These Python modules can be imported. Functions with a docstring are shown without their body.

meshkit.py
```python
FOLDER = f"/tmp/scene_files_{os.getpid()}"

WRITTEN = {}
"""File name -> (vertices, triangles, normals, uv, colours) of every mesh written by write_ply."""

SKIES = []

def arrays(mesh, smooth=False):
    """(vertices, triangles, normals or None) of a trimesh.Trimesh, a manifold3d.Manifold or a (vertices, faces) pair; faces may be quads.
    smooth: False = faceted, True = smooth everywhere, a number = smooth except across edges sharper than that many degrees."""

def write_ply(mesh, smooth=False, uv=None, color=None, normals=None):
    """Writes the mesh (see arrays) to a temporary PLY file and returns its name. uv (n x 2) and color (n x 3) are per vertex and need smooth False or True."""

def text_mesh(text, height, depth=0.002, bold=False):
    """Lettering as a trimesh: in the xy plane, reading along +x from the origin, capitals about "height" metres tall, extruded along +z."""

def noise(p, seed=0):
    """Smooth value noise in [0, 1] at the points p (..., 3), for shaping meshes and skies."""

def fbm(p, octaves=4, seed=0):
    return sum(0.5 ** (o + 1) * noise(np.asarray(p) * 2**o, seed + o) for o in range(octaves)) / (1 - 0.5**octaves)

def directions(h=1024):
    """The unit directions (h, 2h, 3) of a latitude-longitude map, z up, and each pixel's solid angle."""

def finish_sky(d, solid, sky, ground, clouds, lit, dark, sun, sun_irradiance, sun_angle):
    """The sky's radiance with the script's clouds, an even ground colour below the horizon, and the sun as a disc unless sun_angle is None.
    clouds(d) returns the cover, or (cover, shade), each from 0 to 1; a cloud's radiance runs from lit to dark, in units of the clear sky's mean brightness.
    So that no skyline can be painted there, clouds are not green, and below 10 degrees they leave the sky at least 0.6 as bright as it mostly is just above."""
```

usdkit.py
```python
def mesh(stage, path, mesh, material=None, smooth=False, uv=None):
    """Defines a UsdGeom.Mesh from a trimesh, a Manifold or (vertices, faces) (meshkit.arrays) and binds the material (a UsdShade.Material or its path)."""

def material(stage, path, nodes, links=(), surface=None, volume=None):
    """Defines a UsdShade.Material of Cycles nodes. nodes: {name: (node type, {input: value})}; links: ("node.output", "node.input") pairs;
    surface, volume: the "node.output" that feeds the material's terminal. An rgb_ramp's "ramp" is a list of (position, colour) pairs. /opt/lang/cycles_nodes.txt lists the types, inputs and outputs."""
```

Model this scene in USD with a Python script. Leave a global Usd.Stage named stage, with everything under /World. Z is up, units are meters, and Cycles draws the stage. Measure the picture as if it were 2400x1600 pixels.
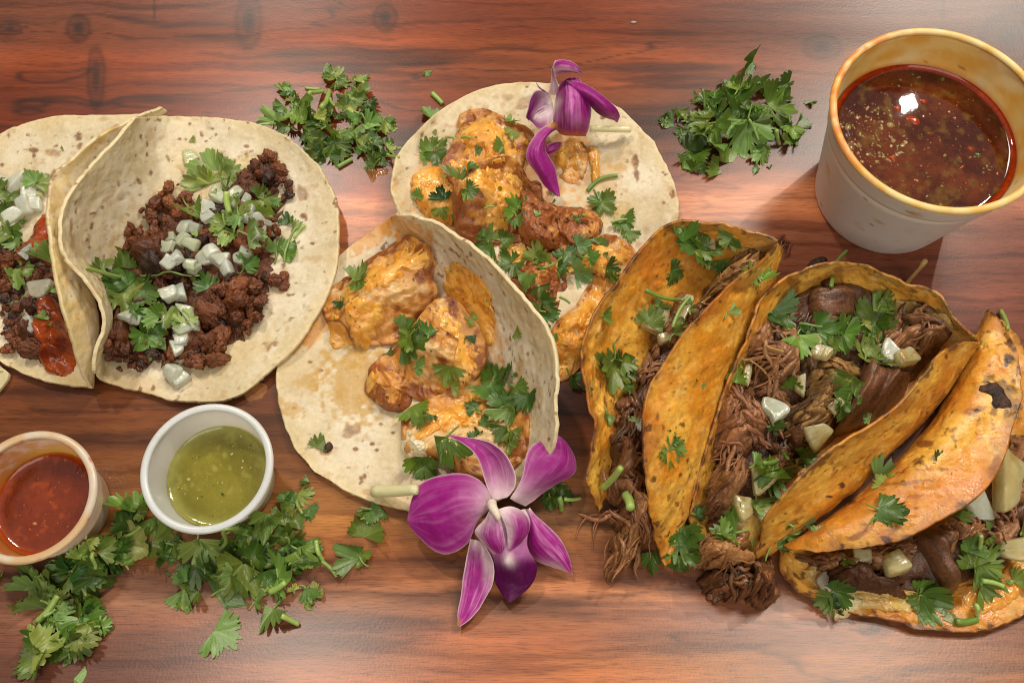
import math, numpy as np, trimesh, usdkit
from meshkit import fbm, noise
from pxr import Usd, UsdGeom, UsdLux, UsdShade, Gf, Sdf, Vt
from scipy.interpolate import CubicSpline
from scipy.ndimage import gaussian_filter, map_coordinates
from scipy.spatial import cKDTree

stage = Usd.Stage.CreateInMemory()
UsdGeom.SetStageUpAxis(stage, 'Z'); UsdGeom.SetStageMetersPerUnit(stage, 1.0)
UsdGeom.Xform.Define(stage, '/World'); UsdGeom.Scope.Define(stage, '/World/Looks')

# ------------------------------------------------------------------ camera
FPX, TILT = 2100.0, math.radians(21.0)
DIST = FPX / 5000.0
CT, ST = math.cos(TILT), math.sin(TILT)
CAM = np.array([0, -DIST * ST, DIST * CT]); CR = np.array([1., 0, 0]); CU = np.array([0, CT, ST]); CF = np.array([0, ST, -CT])
cam = UsdGeom.Camera.Define(stage, '/World/camera')
cam.CreateHorizontalApertureAttr(36.0); cam.CreateVerticalApertureAttr(24.0); cam.CreateFocalLengthAttr(36.0 * FPX / 2400)
cam.CreateClippingRangeAttr(Gf.Vec2f(0.02, 50)); cam.CreateExposureAttr(1.05)
cam.AddTransformOp().Set(Gf.Matrix4d(*CR, 0, *CU, 0, *(-CF), 0, *CAM, 1))

# ------------------------------------------------------------------ lamps
def lamp(name, pos, target, w, h, power, color):
    l = UsdLux.RectLight.Define(stage, '/World/' + name)
    l.CreateWidthAttr(w); l.CreateHeightAttr(h); l.CreateIntensityAttr(power); l.CreateColorAttr(Gf.Vec3f(*color))
    p, t = np.array(pos, float), np.array(target, float)
    z = (p - t) / np.linalg.norm(p - t); x = np.cross([0, 1, 0.1], z); x /= np.linalg.norm(x); y = np.cross(z, x)
    l.AddTransformOp().Set(Gf.Matrix4d(*x, 0, *y, 0, *z, 0, *p, 1))
WARM = (1.0, 0.90, 0.77)
lamp('ceiling_lamp', (-0.50, 1.00, 1.50), (0, 0, 0), 0.10, 0.10, 230, WARM)
lamp('ceiling_lamp_001', (0.95, 1.15, 1.50), (0, 0, 0), 0.034, 0.034, 2000, WARM)
lamp('ceiling_lamp_002', (0.15, -1.30, 1.60), (0, 0, 0), 1.8, 1.2, 1.6, WARM)
lamp('ceiling_lamp_003', (0.70, 1.00, 1.80), (0, 0, 0), 0.42, 0.42, 15, WARM)
lamp('ceiling_panel', (0, 0.1, 2.4), (0, 0, 0), 3.4, 3.4, 0.26, (1.0, 0.93, 0.84))

# ------------------------------------------------------------------ photo measurements -> points in the place
CROPS = {'ov': (0, 0, .98), 'c1': (0, 200, 2.0913), 'c2': (560, 150, 4.4795), 'c3': (880, 120, 2.0632), 'c4': (640, 480, 2.0625), 'c5': (1340, 480, 1.5368),
         'c6': (0, 900, 2.2396), 'c7': (900, 980, 3.016), 'c8': (1500, 30, 2.5289), 'c9': (1812, 700, 4), 'c10': (1812, 1108, 4), 'c11': (1340, 500, 4),
         'c12': (1340, 1000, 4), 'c13': (0, 208, 4), 'c14': (1212, 120, 4.357), 'c15': (0, 440, 3.135), 'c16': (1740, 600, 4), 'c17': (1200, 1200, 1.96), 'px': (0, 0, 1)}
MM = 0.001
def K(crop, pts):
    ox, oy, s = CROPS[crop]
    p = np.atleast_2d(np.asarray(pts, float))
    return p[:, :2] / s + [ox, oy]
def S(crop, d):
    return d / CROPS[crop][2] * 0.2 * MM
def P(q, z):
    q = np.atleast_2d(np.asarray(q, float)); z = np.broadcast_to(np.asarray(z, float), (len(q),))
    d = (q[:, :1] - 1200) / FPX * CR + (800 - q[:, 1:2]) / FPX * CU + CF
    return CAM + d * ((z - CAM[2]) / d[:, 2])[:, None]
def proj(p):
    d = p - CAM; z = d @ CF
    return np.stack([1200 + FPX * (d @ CR) / z, 800 - FPX * (d @ CU) / z], -1)
def K3(crop, pts):
    p = np.asarray(pts, float)
    return P(K(crop, p), p[:, 2] * MM)

yb, yt = P([(1200, 1352)], 0)[0, 1], P([(1200, 78)], 0)[0, 1]; xl = P([(-6, 250)], 0)[0, 0]; xr = -xl + .006; lipw = .040
def sdf(x, y, x0, x1, y0, y1, r):
    qx = np.abs(x - (x0 + x1) / 2) - (x1 - x0) / 2 + r; qy = np.abs(y - (y0 + y1) / 2) - (y1 - y0) / 2 + r
    return np.minimum(np.maximum(qx, qy), 0) + np.hypot(np.maximum(qx, 0), np.maximum(qy, 0)) - r
def tray_z(x, y):
    d = np.maximum(sdf(x, y, xl, xr, yb, yt, .05), 0); ll = np.where(y > 0, .022, .011)
    return (.32 * d - .32 * ll * (1 - np.exp(-d / ll))) * np.where(y > 0, .22, 1.0)

# ------------------------------------------------------------------ materials
def vc(name, rough=.5, bump=None, sss=0, sss_scale=.003, spec=.5, coat=0, transl=0, rvar=0, vary=None, trans=0):
    """a material coloured by the mesh's own colour attribute; bump = (scale, height in m)"""
    pr = {'roughness': rough, 'specular_ior_level': spec, 'subsurface_weight': sss, 'subsurface_scale': sss_scale, 'coat_weight': coat, 'coat_roughness': .12, 'transmission_weight': trans}
    n = {'a': ('attribute', {'attribute': 'Cd'}), 'g': ('geometry', {}), 'p': ('principled_bsdf', pr)}
    L = [('a.color', 'p.base_color')]
    if sss: pr['subsurface_radius'] = (1, .6, .35)
    if vary:
        n['vn'] = ('noise_texture', {'scale': vary[0], 'detail': 5, 'roughness': .65}); n['vr'] = ('rgb_ramp', {'ramp': [(.3, (1 - vary[1],) * 3), (.7, (1 + vary[1],) * 3)]})
        n['vm'] = ('mix', {'mix_type': 'multiply', 'fac': 1.0})
        L = [('g.position', 'vn.vector'), ('vn.fac', 'vr.fac'), ('a.color', 'vm.color1'), ('vr.color', 'vm.color2'), ('vm.color', 'p.base_color')]
    if bump:
        n['bn'] = ('noise_texture', {'scale': bump[0], 'detail': 4, 'roughness': .6}); n['b'] = ('bump', {'distance': bump[1], 'strength': 1.0})
        L += [('g.position', 'bn.vector'), ('bn.fac', 'b.height'), ('b.normal', 'p.normal')]
    if rvar:
        n['rn'] = ('noise_texture', {'scale': 120, 'detail': 3}); n['rr'] = ('rgb_ramp', {'ramp': [(.35, (max(.03, rough - rvar),) * 3), (.65, (min(1, rough + rvar),) * 3)]})
        L += [('g.position', 'rn.vector'), ('rn.fac', 'rr.fac'), ('rr.color', 'p.roughness')]
    surf = 'p.BSDF'
    if transl:
        n['t'] = ('translucent_bsdf', {}); n['mx'] = ('mix_closure', {'fac': transl})
        L += [('a.color', 't.color'), ('p.BSDF', 'mx.closure1'), ('t.BSDF', 'mx.closure2')]; surf = 'mx.closure'
    return usdkit.material(stage, '/World/Looks/' + name, n, L, surface=surf)
M = dict(
    tortilla=vc('corn_tortilla', .62, (900, .0002), sss=.12, spec=.35, vary=(500, .10), rvar=.12),
    oily=vc('oily_tortilla', .34, (800, .0003), sss=.10, spec=.5, vary=(450, .18), rvar=.18),
    leaf=vc('cilantro_green', .36, (700, .00012), spec=.5, transl=.22),
    stem=vc('stem_green', .35, (500, .0001), sss=.2),
    onion=vc('onion_white', .20, (300, .0003), sss=.5, sss_scale=.003, spec=.45, vary=(260, .10), trans=.34),
    meat=vc('seasoned_meat', .34, (1100, .0007), spec=.5, vary=(900, .40), rvar=.2),
    beef=vc('braised_beef', .30, (900, .0004), spec=.5, vary=(700, .35), rvar=.16),
    chicken=vc('grilled_chicken', .36, (600, .0004), sss=.15, spec=.5, vary=(500, .14), rvar=.15),
    sauce=vc('creamy_sauce', .20, (220, .0006), sss=.25, sss_scale=.002, spec=.5, vary=(600, .07), rvar=.08),
    salsa=vc('salsa_gloss', .10, (140, .0003), sss=.3, sss_scale=.002, spec=.5, vary=(300, .12)),
    broth=vc('broth_gloss', .012, (160, .000008), spec=.4, vary=(420, .35)),
    petal=vc('orchid_petal', .42, (500, .0001), sss=.0, spec=.3, transl=.18, vary=(380, .10)),
    plastic=vc('white_plastic', .30, (90, .0001), sss=.45, sss_scale=.004, spec=.45),
    cup=vc('stained_paper', .45, (500, .00008), sss=.1, spec=.4),
    char=vc('charred', .55, (900, .0006), spec=.4, vary=(700, .4)),
)
n = {'a': ('attribute', {'attribute': 'Cd'}), 'g': ('geometry', {}), 'p': ('principled_bsdf', {'roughness': .30, 'specular_ior_level': .30}),
     'm1': ('mapping', {'scale': (22, 300, 22)}), 'n1': ('noise_texture', {'scale': 1, 'detail': 6, 'roughness': .62, 'distortion': .4}), 'r1': ('rgb_ramp', {'ramp': [(.25, (.84, .81, .80)), (.5, (1, 1, 1)), (.75, (1.12, 1.11, 1.1))]}),
     'm2': ('mapping', {'scale': (130, 2600, 130)}), 'n2': ('noise_texture', {'scale': 1, 'detail': 3, 'roughness': .6}), 'r2': ('rgb_ramp', {'ramp': [(.28, (.42, .38, .38)), (.47, (1, 1, 1)), (.75, (1.22, 1.2, 1.16))]}),
     'x1': ('mix', {'mix_type': 'multiply', 'fac': 1.0}), 'x2': ('mix', {'mix_type': 'multiply', 'fac': .95}),
     'bn': ('noise_texture', {'scale': 900, 'detail': 3}), 'b': ('bump', {'distance': .00003, 'strength': 1.0})}
L = [('g.position', 'm1.vector'), ('m1.vector', 'n1.vector'), ('n1.fac', 'r1.fac'), ('g.position', 'm2.vector'), ('m2.vector', 'n2.vector'), ('n2.fac', 'r2.fac'),
     ('a.color', 'x1.color1'), ('r1.color', 'x1.color2'), ('x1.color', 'x2.color1'), ('r2.color', 'x2.color2'), ('x2.color', 'p.base_color'), ('g.position', 'bn.vector'), ('bn.fac', 'b.height'), ('b.normal', 'p.normal')]
M['wood'] = usdkit.material(stage, '/World/Looks/wood_print', n, L, surface='p.BSDF')
M['table'] = usdkit.material(stage, '/World/Looks/table_top', {'g': ('geometry', {}), 'n': ('noise_texture', {'scale': 60}), 'r': ('rgb_ramp', {'ramp': [(.3, (.03, .025, .02)), (.7, (.06, .05, .045))]}), 'p': ('principled_bsdf', {'roughness': .5})},
                             [('g.position', 'n.vector'), ('n.fac', 'r.fac'), ('r.color', 'p.base_color')], surface='p.BSDF')

# ------------------------------------------------------------------ scene tree
used = {}
def numbered(path):
    k = used.get(path, 0); used[path] = k + 1
    return path if k == 0 else f'{path}_{k:03d}'
class Thing:
    def __init__(s, path, org): s.path, s.org = path, org
def data(prim, **kw):
    for k, v in kw.items():
        if v: prim.SetCustomDataByKey(k, v)
def thing(name, label, cat, org, group=None):
    path = numbered('/World/' + name); x = UsdGeom.Xform.Define(stage, path); x.AddTranslateOp().Set(Gf.Vec3d(*map(float, org)))
    data(x.GetPrim(), label=label, category=cat, group=group)
    return Thing(path, np.asarray(org, float))
def put(parent, name, V, F, mat, col=None, smooth=True, label=None, splat=True):
    """one Mesh prim under a thing or a part"""
    path = numbered(parent.path + '/' + name)
    m = usdkit.mesh(stage, path, (np.asarray(V) - parent.org, np.asarray(F)), mat, smooth=smooth)
    if col is not None:
        UsdGeom.PrimvarsAPI(m).CreatePrimvar('Cd', Sdf.ValueTypeNames.Color3fArray, 'vertex').Set(Vt.Vec3fArray.FromNumpy(np.clip(np.broadcast_to(col, (len(V), 3)), 0, 1).astype(np.float32)))
    data(m.GetPrim(), label=label)
    if splat: hm_add(V, F)
    return Thing(path, parent.org)
def top(name, V, F, mat, label, cat, col=None, group=None, kind=None, smooth=True, splat=True):
    r = put(Thing('/World', np.zeros(3)), name, V, F, mat, col, smooth, splat=splat)
    data(stage.GetPrimAtPath(r.path), label=label, category=cat, group=group, kind=kind)
    return r

# ------------------------------------------------------------------ height map of what lies on the tray so far
HX0, HY0, HC = -0.34, -0.24, 0.0007
HM = np.zeros((int(.56 / HC), int(.68 / HC)))
def hm_ij(x, y): return (np.asarray(y) - HY0) / HC, (np.asarray(x) - HX0) / HC
def hm_add(V, F):
    V = np.asarray(V); T = V[np.asarray(F)]
    e = np.maximum(np.linalg.norm(T[:, 1] - T[:, 0], axis=1), np.maximum(np.linalg.norm(T[:, 2] - T[:, 1], axis=1), np.linalg.norm(T[:, 0] - T[:, 2], axis=1)))
    k = np.clip(np.ceil(e / HC), 1, 24).astype(int)
    pts = [V]
    for n in np.unique(k):
        t = T[k == n]
        w = np.array([(i, j, n - i - j) for i in range(n + 1) for j in range(n + 1 - i)]) / n if n > 1 else np.full((1, 3), 1 / 3)
        pts.append(np.einsum('wk,tkc->twc', w, t).reshape(-1, 3))
    p = np.vstack(pts); i, j = hm_ij(p[:, 0], p[:, 1]); i, j = np.rint(i).astype(int), np.rint(j).astype(int)
    ok = (i >= 0) & (j >= 0) & (i < HM.shape[0]) & (j < HM.shape[1])
    np.maximum.at(HM, (i[ok], j[ok]), p[ok, 2])
def hm_at(x, y, sig=0.0):
    """height under points; sig = smoothing radius in metres"""
    i, j = hm_ij(x, y)
    if sig <= 0: return map_coordinates(HM, [i, j], order=1, mode='nearest')
    pad = int(3 * sig / HC) + 3
    i0, i1 = max(0, int(i.min()) - pad), min(HM.shape[0], int(i.max()) + pad + 2); j0, j1 = max(0, int(j.min()) - pad), min(HM.shape[1], int(j.max()) + pad + 2)
    if i1 - i0 < 3 or j1 - j0 < 3: return np.zeros(np.shape(i))
    w = gaussian_filter(HM[i0:i1, j0:j1], sig / HC, mode='nearest')
    return map_coordinates(w, [i - i0, j - j0], order=1, mode='nearest')
ZS = np.arange(90, -1, -0.5) * MM
def drop(q):
    """where the line of sight through photo point q meets what is built so far"""
    p = P(np.repeat(np.atleast_2d(q), len(ZS), 0), ZS); h = hm_at(p[:, 0], p[:, 1])
    k = np.argmax(h >= p[:, 2] - 1e-6)
    return p[k]

# ------------------------------------------------------------------ shapes
def rs(seed): return np.random.default_rng(seed)
def resample(p, n, closed=False):
    p = np.asarray(p, float)
    if closed: p = np.vstack([p, p[:1]])
    t = np.r_[0, np.cumsum(np.linalg.norm(np.diff(p, axis=0), axis=1) ** .6)]
    c = CubicSpline(t, p, bc_type='periodic' if closed else 'natural')
    f = c(np.linspace(0, t[-1], 600)); s = np.r_[0, np.cumsum(np.linalg.norm(np.diff(f, axis=0), axis=1))]
    at = np.linspace(0, s[-1], n, endpoint=not closed)
    return np.stack([np.interp(at, s, f[:, k]) for k in range(f.shape[1])], 1)
def loft(crop, curves, nu, nv, zmin=.0012):
    G = np.stack([resample(K3(crop, c), nu) for c in curves])
    d = np.r_[0, np.cumsum(np.linalg.norm(np.diff(G, axis=0), axis=2).mean(1) ** .75)]
    f = CubicSpline(d, G, axis=0, bc_type='natural')(np.linspace(0, d[-1], 500))
    s = np.r_[0, np.cumsum(np.linalg.norm(np.diff(f, axis=0), axis=2).mean(1))]
    rows = np.interp(np.linspace(0, s[-1], nv), s, np.arange(500))
    i = np.clip(rows.astype(int), 0, 498); w = (rows - i)[:, None, None]
    G2 = f[i] * (1 - w) + f[i + 1] * w
    if zmin is not None: G2[..., 2] = np.maximum(G2[..., 2], zmin)
    G2[..., 2] += tray_z(G2[..., 0], G2[..., 1])
    return G2
def gnormals(G):
    a, b = np.gradient(G, axis=0), np.gradient(G, axis=1)
    n = np.cross(b, a); return n / np.maximum(np.linalg.norm(n, axis=2, keepdims=True), 1e-12)
def gfaces(nv, nu, off=0, flip=False):
    i = (np.arange(nv - 1)[:, None] * nu + np.arange(nu - 1)[None]).ravel() + off
    q = np.stack([i, i + 1, i + nu + 1, i + nu], 1)
    if flip: q = q[:, ::-1]
    return np.vstack([q[:, [0, 1, 2]], q[:, [0, 2, 3]]])
def sheet(G, t):
    """closed sheet of thickness t below the surface G; returns V, F, side (1 upper, 0 lower)"""
    n = gnormals(G); nv, nu = G.shape[:2]; N = nv * nu
    if n[nv // 2, nu // 2, 2] < 0 and False: n = -n
    V = np.vstack([G.reshape(-1, 3), (G - n * t).reshape(-1, 3)])
    r = np.r_[np.arange(nu), np.arange(1, nv) * nu + nu - 1, (nv - 1) * nu + np.arange(nu - 2, -1, -1), np.arange(nv - 2, 0, -1) * nu]
    a, b = r, np.roll(r, -1)
    E = np.vstack([np.stack([a, a + N, b], 1), np.stack([b, a + N, b + N], 1)])
    F = np.vstack([gfaces(nv, nu, 0, True), gfaces(nv, nu, N), E[:, ::-1]])
    return V, F, np.r_[np.ones(N), np.zeros(N)], r
def mix(a, b, w):
    w = np.clip(np.asarray(w, float), 0, 1)[..., None]; return np.asarray(a) * (1 - w) + np.asarray(b) * w
def sm(x, a, b):
    t = np.clip((np.asarray(x, float) - a) / (b - a), 0, 1); return t * t * (3 - 2 * t)
def blob(Q, crop, marks, seed=0, rough=.5):
    """ragged round marks at photo points: (x, y, rx, ry, angle, strength)"""
    w = np.zeros(len(Q)); wob = (fbm(np.c_[Q / 14., np.zeros(len(Q))], 3, seed) - .5) * 2 * rough
    for m in marks:
        x, y, rx, ry, an, st = (list(m) + [0, 1])[:6] if len(m) >= 4 else (m[0], m[1], m[2], m[2], 0, 1)
        c = K(crop, [(x, y)])[0]; s = CROPS[crop][2]; a = math.radians(an)
        d = Q - c; u = d[:, 0] * math.cos(a) - d[:, 1] * math.sin(a); v = d[:, 0] * math.sin(a) + d[:, 1] * math.cos(a)
        r = np.sqrt((u / (rx / s)) ** 2 + (v / (ry / s)) ** 2)
        w = np.maximum(w, st * sm(1.15 - r + wob, 0.0, .45))
    return w
def icos(k): m = trimesh.creation.icosphere(k); return np.array(m.vertices), np.array(m.faces)
ICO = {k: icos(k) for k in (1, 2, 3, 4)}
def join(parts):
    V, F, C, o = [], [], [], 0
    for v, f, c in parts:
        V.append(v); F.append(f + o); C.append(np.broadcast_to(c, (len(v), 3))); o += len(v)
    return np.vstack(V), np.vstack(F), np.vstack(C)
def rotm(rng, flat=0.0):
    """random rotation; flat near 1 keeps the local z up"""
    a = rng.uniform(0, 2 * math.pi); t = rng.normal(0, (1 - flat) * 1.2 + .02, 2)
    return trimesh.transformations.euler_matrix(t[0], t[1], a)[:3, :3]
def tube(path, rad, k=8, caps=True):
    path = np.asarray(path); n = len(path); rad = np.broadcast_to(rad, (n,))
    t = np.gradient(path, axis=0); t /= np.maximum(np.linalg.norm(t, axis=1, keepdims=True), 1e-12)
    up = np.array([0, 0, 1.]); a = np.cross(t, up); la = np.linalg.norm(a, axis=1, keepdims=True); a = np.where(la > 1e-3, a / np.maximum(la, 1e-9), [1, 0, 0]); b = np.cross(a, t)
    an = np.linspace(0, 2 * math.pi, k, endpoint=False)
    V = (path[:, None] + rad[:, None, None] * (np.cos(an)[None, :, None] * a[:, None] + np.sin(an)[None, :, None] * b[:, None])).reshape(-1, 3)
    i = (np.arange(n - 1)[:, None] * k + np.arange(k)[None]).ravel(); j = (np.arange(n - 1)[:, None] * k + (np.arange(k)[None] + 1) % k).ravel()
    F = np.vstack([np.stack([i, i + k, j], 1), np.stack([j, i + k, j + k], 1)])
    c0, c1 = len(V), len(V) + 1; V = np.vstack([V, path[:1], path[-1:]]); r = np.arange(k)
    F = np.vstack([F, np.stack([np.full(k, c0), r, (r + 1) % k], 1), np.stack([np.full(k, c1), (n - 1) * k + (r + 1) % k, (n - 1) * k + r], 1)])
    return V, F

# ------------------------------------------------------------------ cilantro
def leaf(parent, crop, x, y, ang, size, tone=.4, seed=None, tilt=.25, name='cilantro_leaf', cut=None, alone=None, wet=0, shrink=.86):
    seed = int(abs(x * 13 + y * 7 + size)) if seed is None else seed
    w0 = drop(K(crop, [(x, y)]))
    if parent is not None and any(math.hypot(w0[0] - c[0], w0[1] - c[1]) < c[2] for c in ((-.1253, -.0668, .0275), (-.1960, -.0787, .0275))): return None
    rng = rs(seed); L = S(crop, size) * shrink * {'c2': 1.0, 'c8': .80, 'c6': .54, 'c7': .9, 'c12': .8, 'c3': .66, 'c4': .72, 'c2': .92}.get(crop, .80); tone = float(np.clip(tone + .06 + rng.normal(0, .13), 0, 1))
    nphi, nr = 96, 8
    pm = rng.uniform(1.35, 1.75); phi = np.linspace(-pm, pm, nphi); rho = np.linspace(.04, 1, nr)
    lob = rng.uniform(.85, 1.1); cs = np.array([-1.02, 0, 1.02]) * lob + rng.normal(0, .06, 3); am = np.array([rng.uniform(.72, .92), 1, rng.uniform(.72, .92)])
    R = np.max([a * (np.clip(np.cos((phi - c) * 1.15), 0, 1) ** .42) for a, c in zip(am, cs)], 0)
    gap = np.min(np.abs(phi[None] - (np.array([-.52, .52]) * lob)[:, None]), 0)
    R *= 1 - rng.uniform(.25, .5) * np.exp(-(gap / .09) ** 2)
    g2 = np.min(np.abs(phi[None] - (np.array([-1.3, -.8, -.22, .26, .82, 1.3]) * lob + rng.normal(0, .05, 6))[:, None]), 0)
    R *= 1 - rng.uniform(.10, .24) * np.exp(-(g2 / .05) ** 2)
    tt = np.abs(np.sin(math.pi * (phi * rng.uniform(2.6, 3.4) + rng.uniform(0, 1))))
    R *= 1 - .17 * (1 - tt ** .6) * rng.uniform(.8, 1.2) - .015 * rng.random(nphi)
    R = np.maximum(R, .25)
    A, B = np.meshgrid(phi, rho, indexing='xy')
    X = R[None] * B * np.sin(A); Y = R[None] * B * np.cos(A) - .45
    if cut is None and rng.random() < .35: cut = rng.uniform(0, 6.28)
    if cut is not None:
        d = X * math.cos(cut) + Y * math.sin(cut); ex = np.maximum(d - rng.uniform(.12, .3), 0); X -= ex * math.cos(cut); Y -= ex * math.sin(cut)
    fold = rng.uniform(.0, .09); half = max(0, rng.normal(.15, .35)); roll = rng.choice([0, 0, .5, .9, -.5]); ra = rng.uniform(0, 3.14); curl = rng.uniform(-.35, .4); k = rng.uniform(2.6, 3.4)
    Z = fold * B * np.abs(np.sin(A * k * .5 + rng.uniform(-.3, .3))) + curl * (X * rng.normal(.3, .6) + (Y + .1) * rng.normal(.3, .6)) * (np.abs(X) + np.abs(Y)) + .05 * np.sin(A * 7 + rng.uniform(0, 6)) * B ** 2
    Z += half * np.abs(X - rng.normal(0, .08)) + .05 * (fbm(np.stack([X * 4, Y * 4, X * 0], -1), 2, seed) - .5)
    Z += roll * (X * math.cos(ra) + Y * math.sin(ra)) ** 2 + .25 * rng.normal() * X ** 2 + .22 * rng.normal() * Y ** 2
    loc = np.stack([X, Y, Z - Z.min()], -1).reshape(-1, 3) * L
    # seat on what lies below
    p = drop(K(crop, [(x, y)])); 
    th = np.linspace(0, 6.283, 8, endpoint=False); sx = np.r_[0, np.cos(th), .5 * np.cos(th)] * L * .5 + p[0]; sy = np.r_[0, np.sin(th), .5 * np.sin(th)] * L * .5 + p[1]
    h = hm_at(sx, sy, .0012); h = np.clip(h, p[2] - .6 * L, p[2] + .6 * L)
    cf = np.linalg.lstsq(np.c_[sx - p[0], sy - p[1], np.ones(len(sx))], h, rcond=None)[0]
    g = cf[:2]; gl = np.linalg.norm(g); g = g * min(1, .85 / max(gl, 1e-9)) - rng.normal(0, tilt, 2)
    nz = np.array([-g[0], -g[1], 1]); nz /= np.linalg.norm(nz)
    a = math.radians(ang); yd = np.array([math.cos(a), math.sin(a), 0]); yd -= nz * (yd @ nz); yd /= np.linalg.norm(yd); xd = np.cross(yd, nz)
    W = loc[:, :1] * xd + loc[:, 1:2] * yd + loc[:, 2:] * nz
    W += [p[0], p[1], 0]
    hb = hm_at(W[:, 0], W[:, 1], .0009)
    W[:, 2] += np.percentile(np.clip(hb, p[2] - L, p[2] + .5 * L) - W[:, 2], 62) + .0002
    W[:, 2] = np.maximum(W[:, 2], np.minimum(hb + .0003, W[:, 2] + .3 * L))
    F = gfaces(nr, nphi, flip=True)
    dark, mid, lite = np.array([.030, .078, .011]), np.array([.115, .200, .028]), np.array([.30, .39, .10])
    base = mix(dark, mid, tone * 2) if tone < .5 else mix(mid, lite, tone * 2 - 1)
    base = base * rng.uniform(.8, 1.18) * [rng.uniform(.75, 1.3), 1, rng.uniform(.7, 1.3)]
    v = np.zeros_like(A)
    for c in cs: v = np.maximum(v, np.exp(-((A - c) * B / .028) ** 2))
    v = np.maximum(v, .55 * np.exp(-((((A * 2.9 + .15 * np.sin(A * 5)) % 1) - .5) * B / .10) ** 2) * (B > .3))
    C = mix(base, np.minimum(base * 1.7 + .02, 1), (v * .38).ravel()) * (1 + .25 * (fbm(loc * 300, 3, seed) - .5))[:, None]
    if rng.random() < .5 and L > .004:
        e = loc[nphi // 2]; d2 = np.array([rng.normal(0, .5), -1, rng.uniform(0, .4)]); d2 /= np.linalg.norm(d2); tq = np.linspace(0, 1, 6)[:, None]
        pth = e + d2 * tq * L * rng.uniform(.25, .6) + np.array([1, 0, 0]) * np.sin(tq * 2.5) * L * .06 * rng.normal(); pw_ = pth[:, :1] * xd + pth[:, 1:2] * yd + pth[:, 2:] * nz + [p[0], p[1], W[nphi // 2, 2] - (loc[nphi // 2] @ np.array([xd[2], yd[2], nz[2]]))]
        pw_[:, 2] = np.maximum(pw_[:, 2], np.minimum(hm_at(pw_[:, 0], pw_[:, 1]) + .0003, pw_[0, 2] + .0015)); tv, tf = tube(pw_, np.linspace(.00055, .00038, 6), 6)
        F = np.vstack([F, tf + len(W)]); W = np.vstack([W, tv]); C = np.vstack([C, np.tile(mix(base, [.30, .42, .10], .6), (len(tv), 1))]); loc = np.vstack([loc, tv - W[0]])
    if wet: C = mix(C, [.30, .15, .02], wet * sm(fbm(loc * 200, 3, seed + 5), .35, .7))
    if alone: return top(name, W, F, M['leaf'], alone[0], 'herb', C, alone[1] if len(alone) > 1 else None)
    return put(parent, name, W, F, M['leaf'], C)
def leaves(parent, crop, rows, **kw):
    rng = rs(len(rows) + int(rows[0][0]))
    for k, r in enumerate(rows):
        leaf(parent, crop, *r, **kw)
        if len(rows) > 12 and rng.random() < .45: leaf(parent, crop, r[0] + rng.normal(0, .45) * r[3], r[1] + rng.normal(0, .45) * r[3], rng.uniform(0, 360), r[3] * rng.uniform(.25, .45), float(np.clip(r[4] + rng.normal(0, .15), .05, .9)), seed=300 + k, tilt=.3, cut=rng.uniform(0, 6.28))
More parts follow.
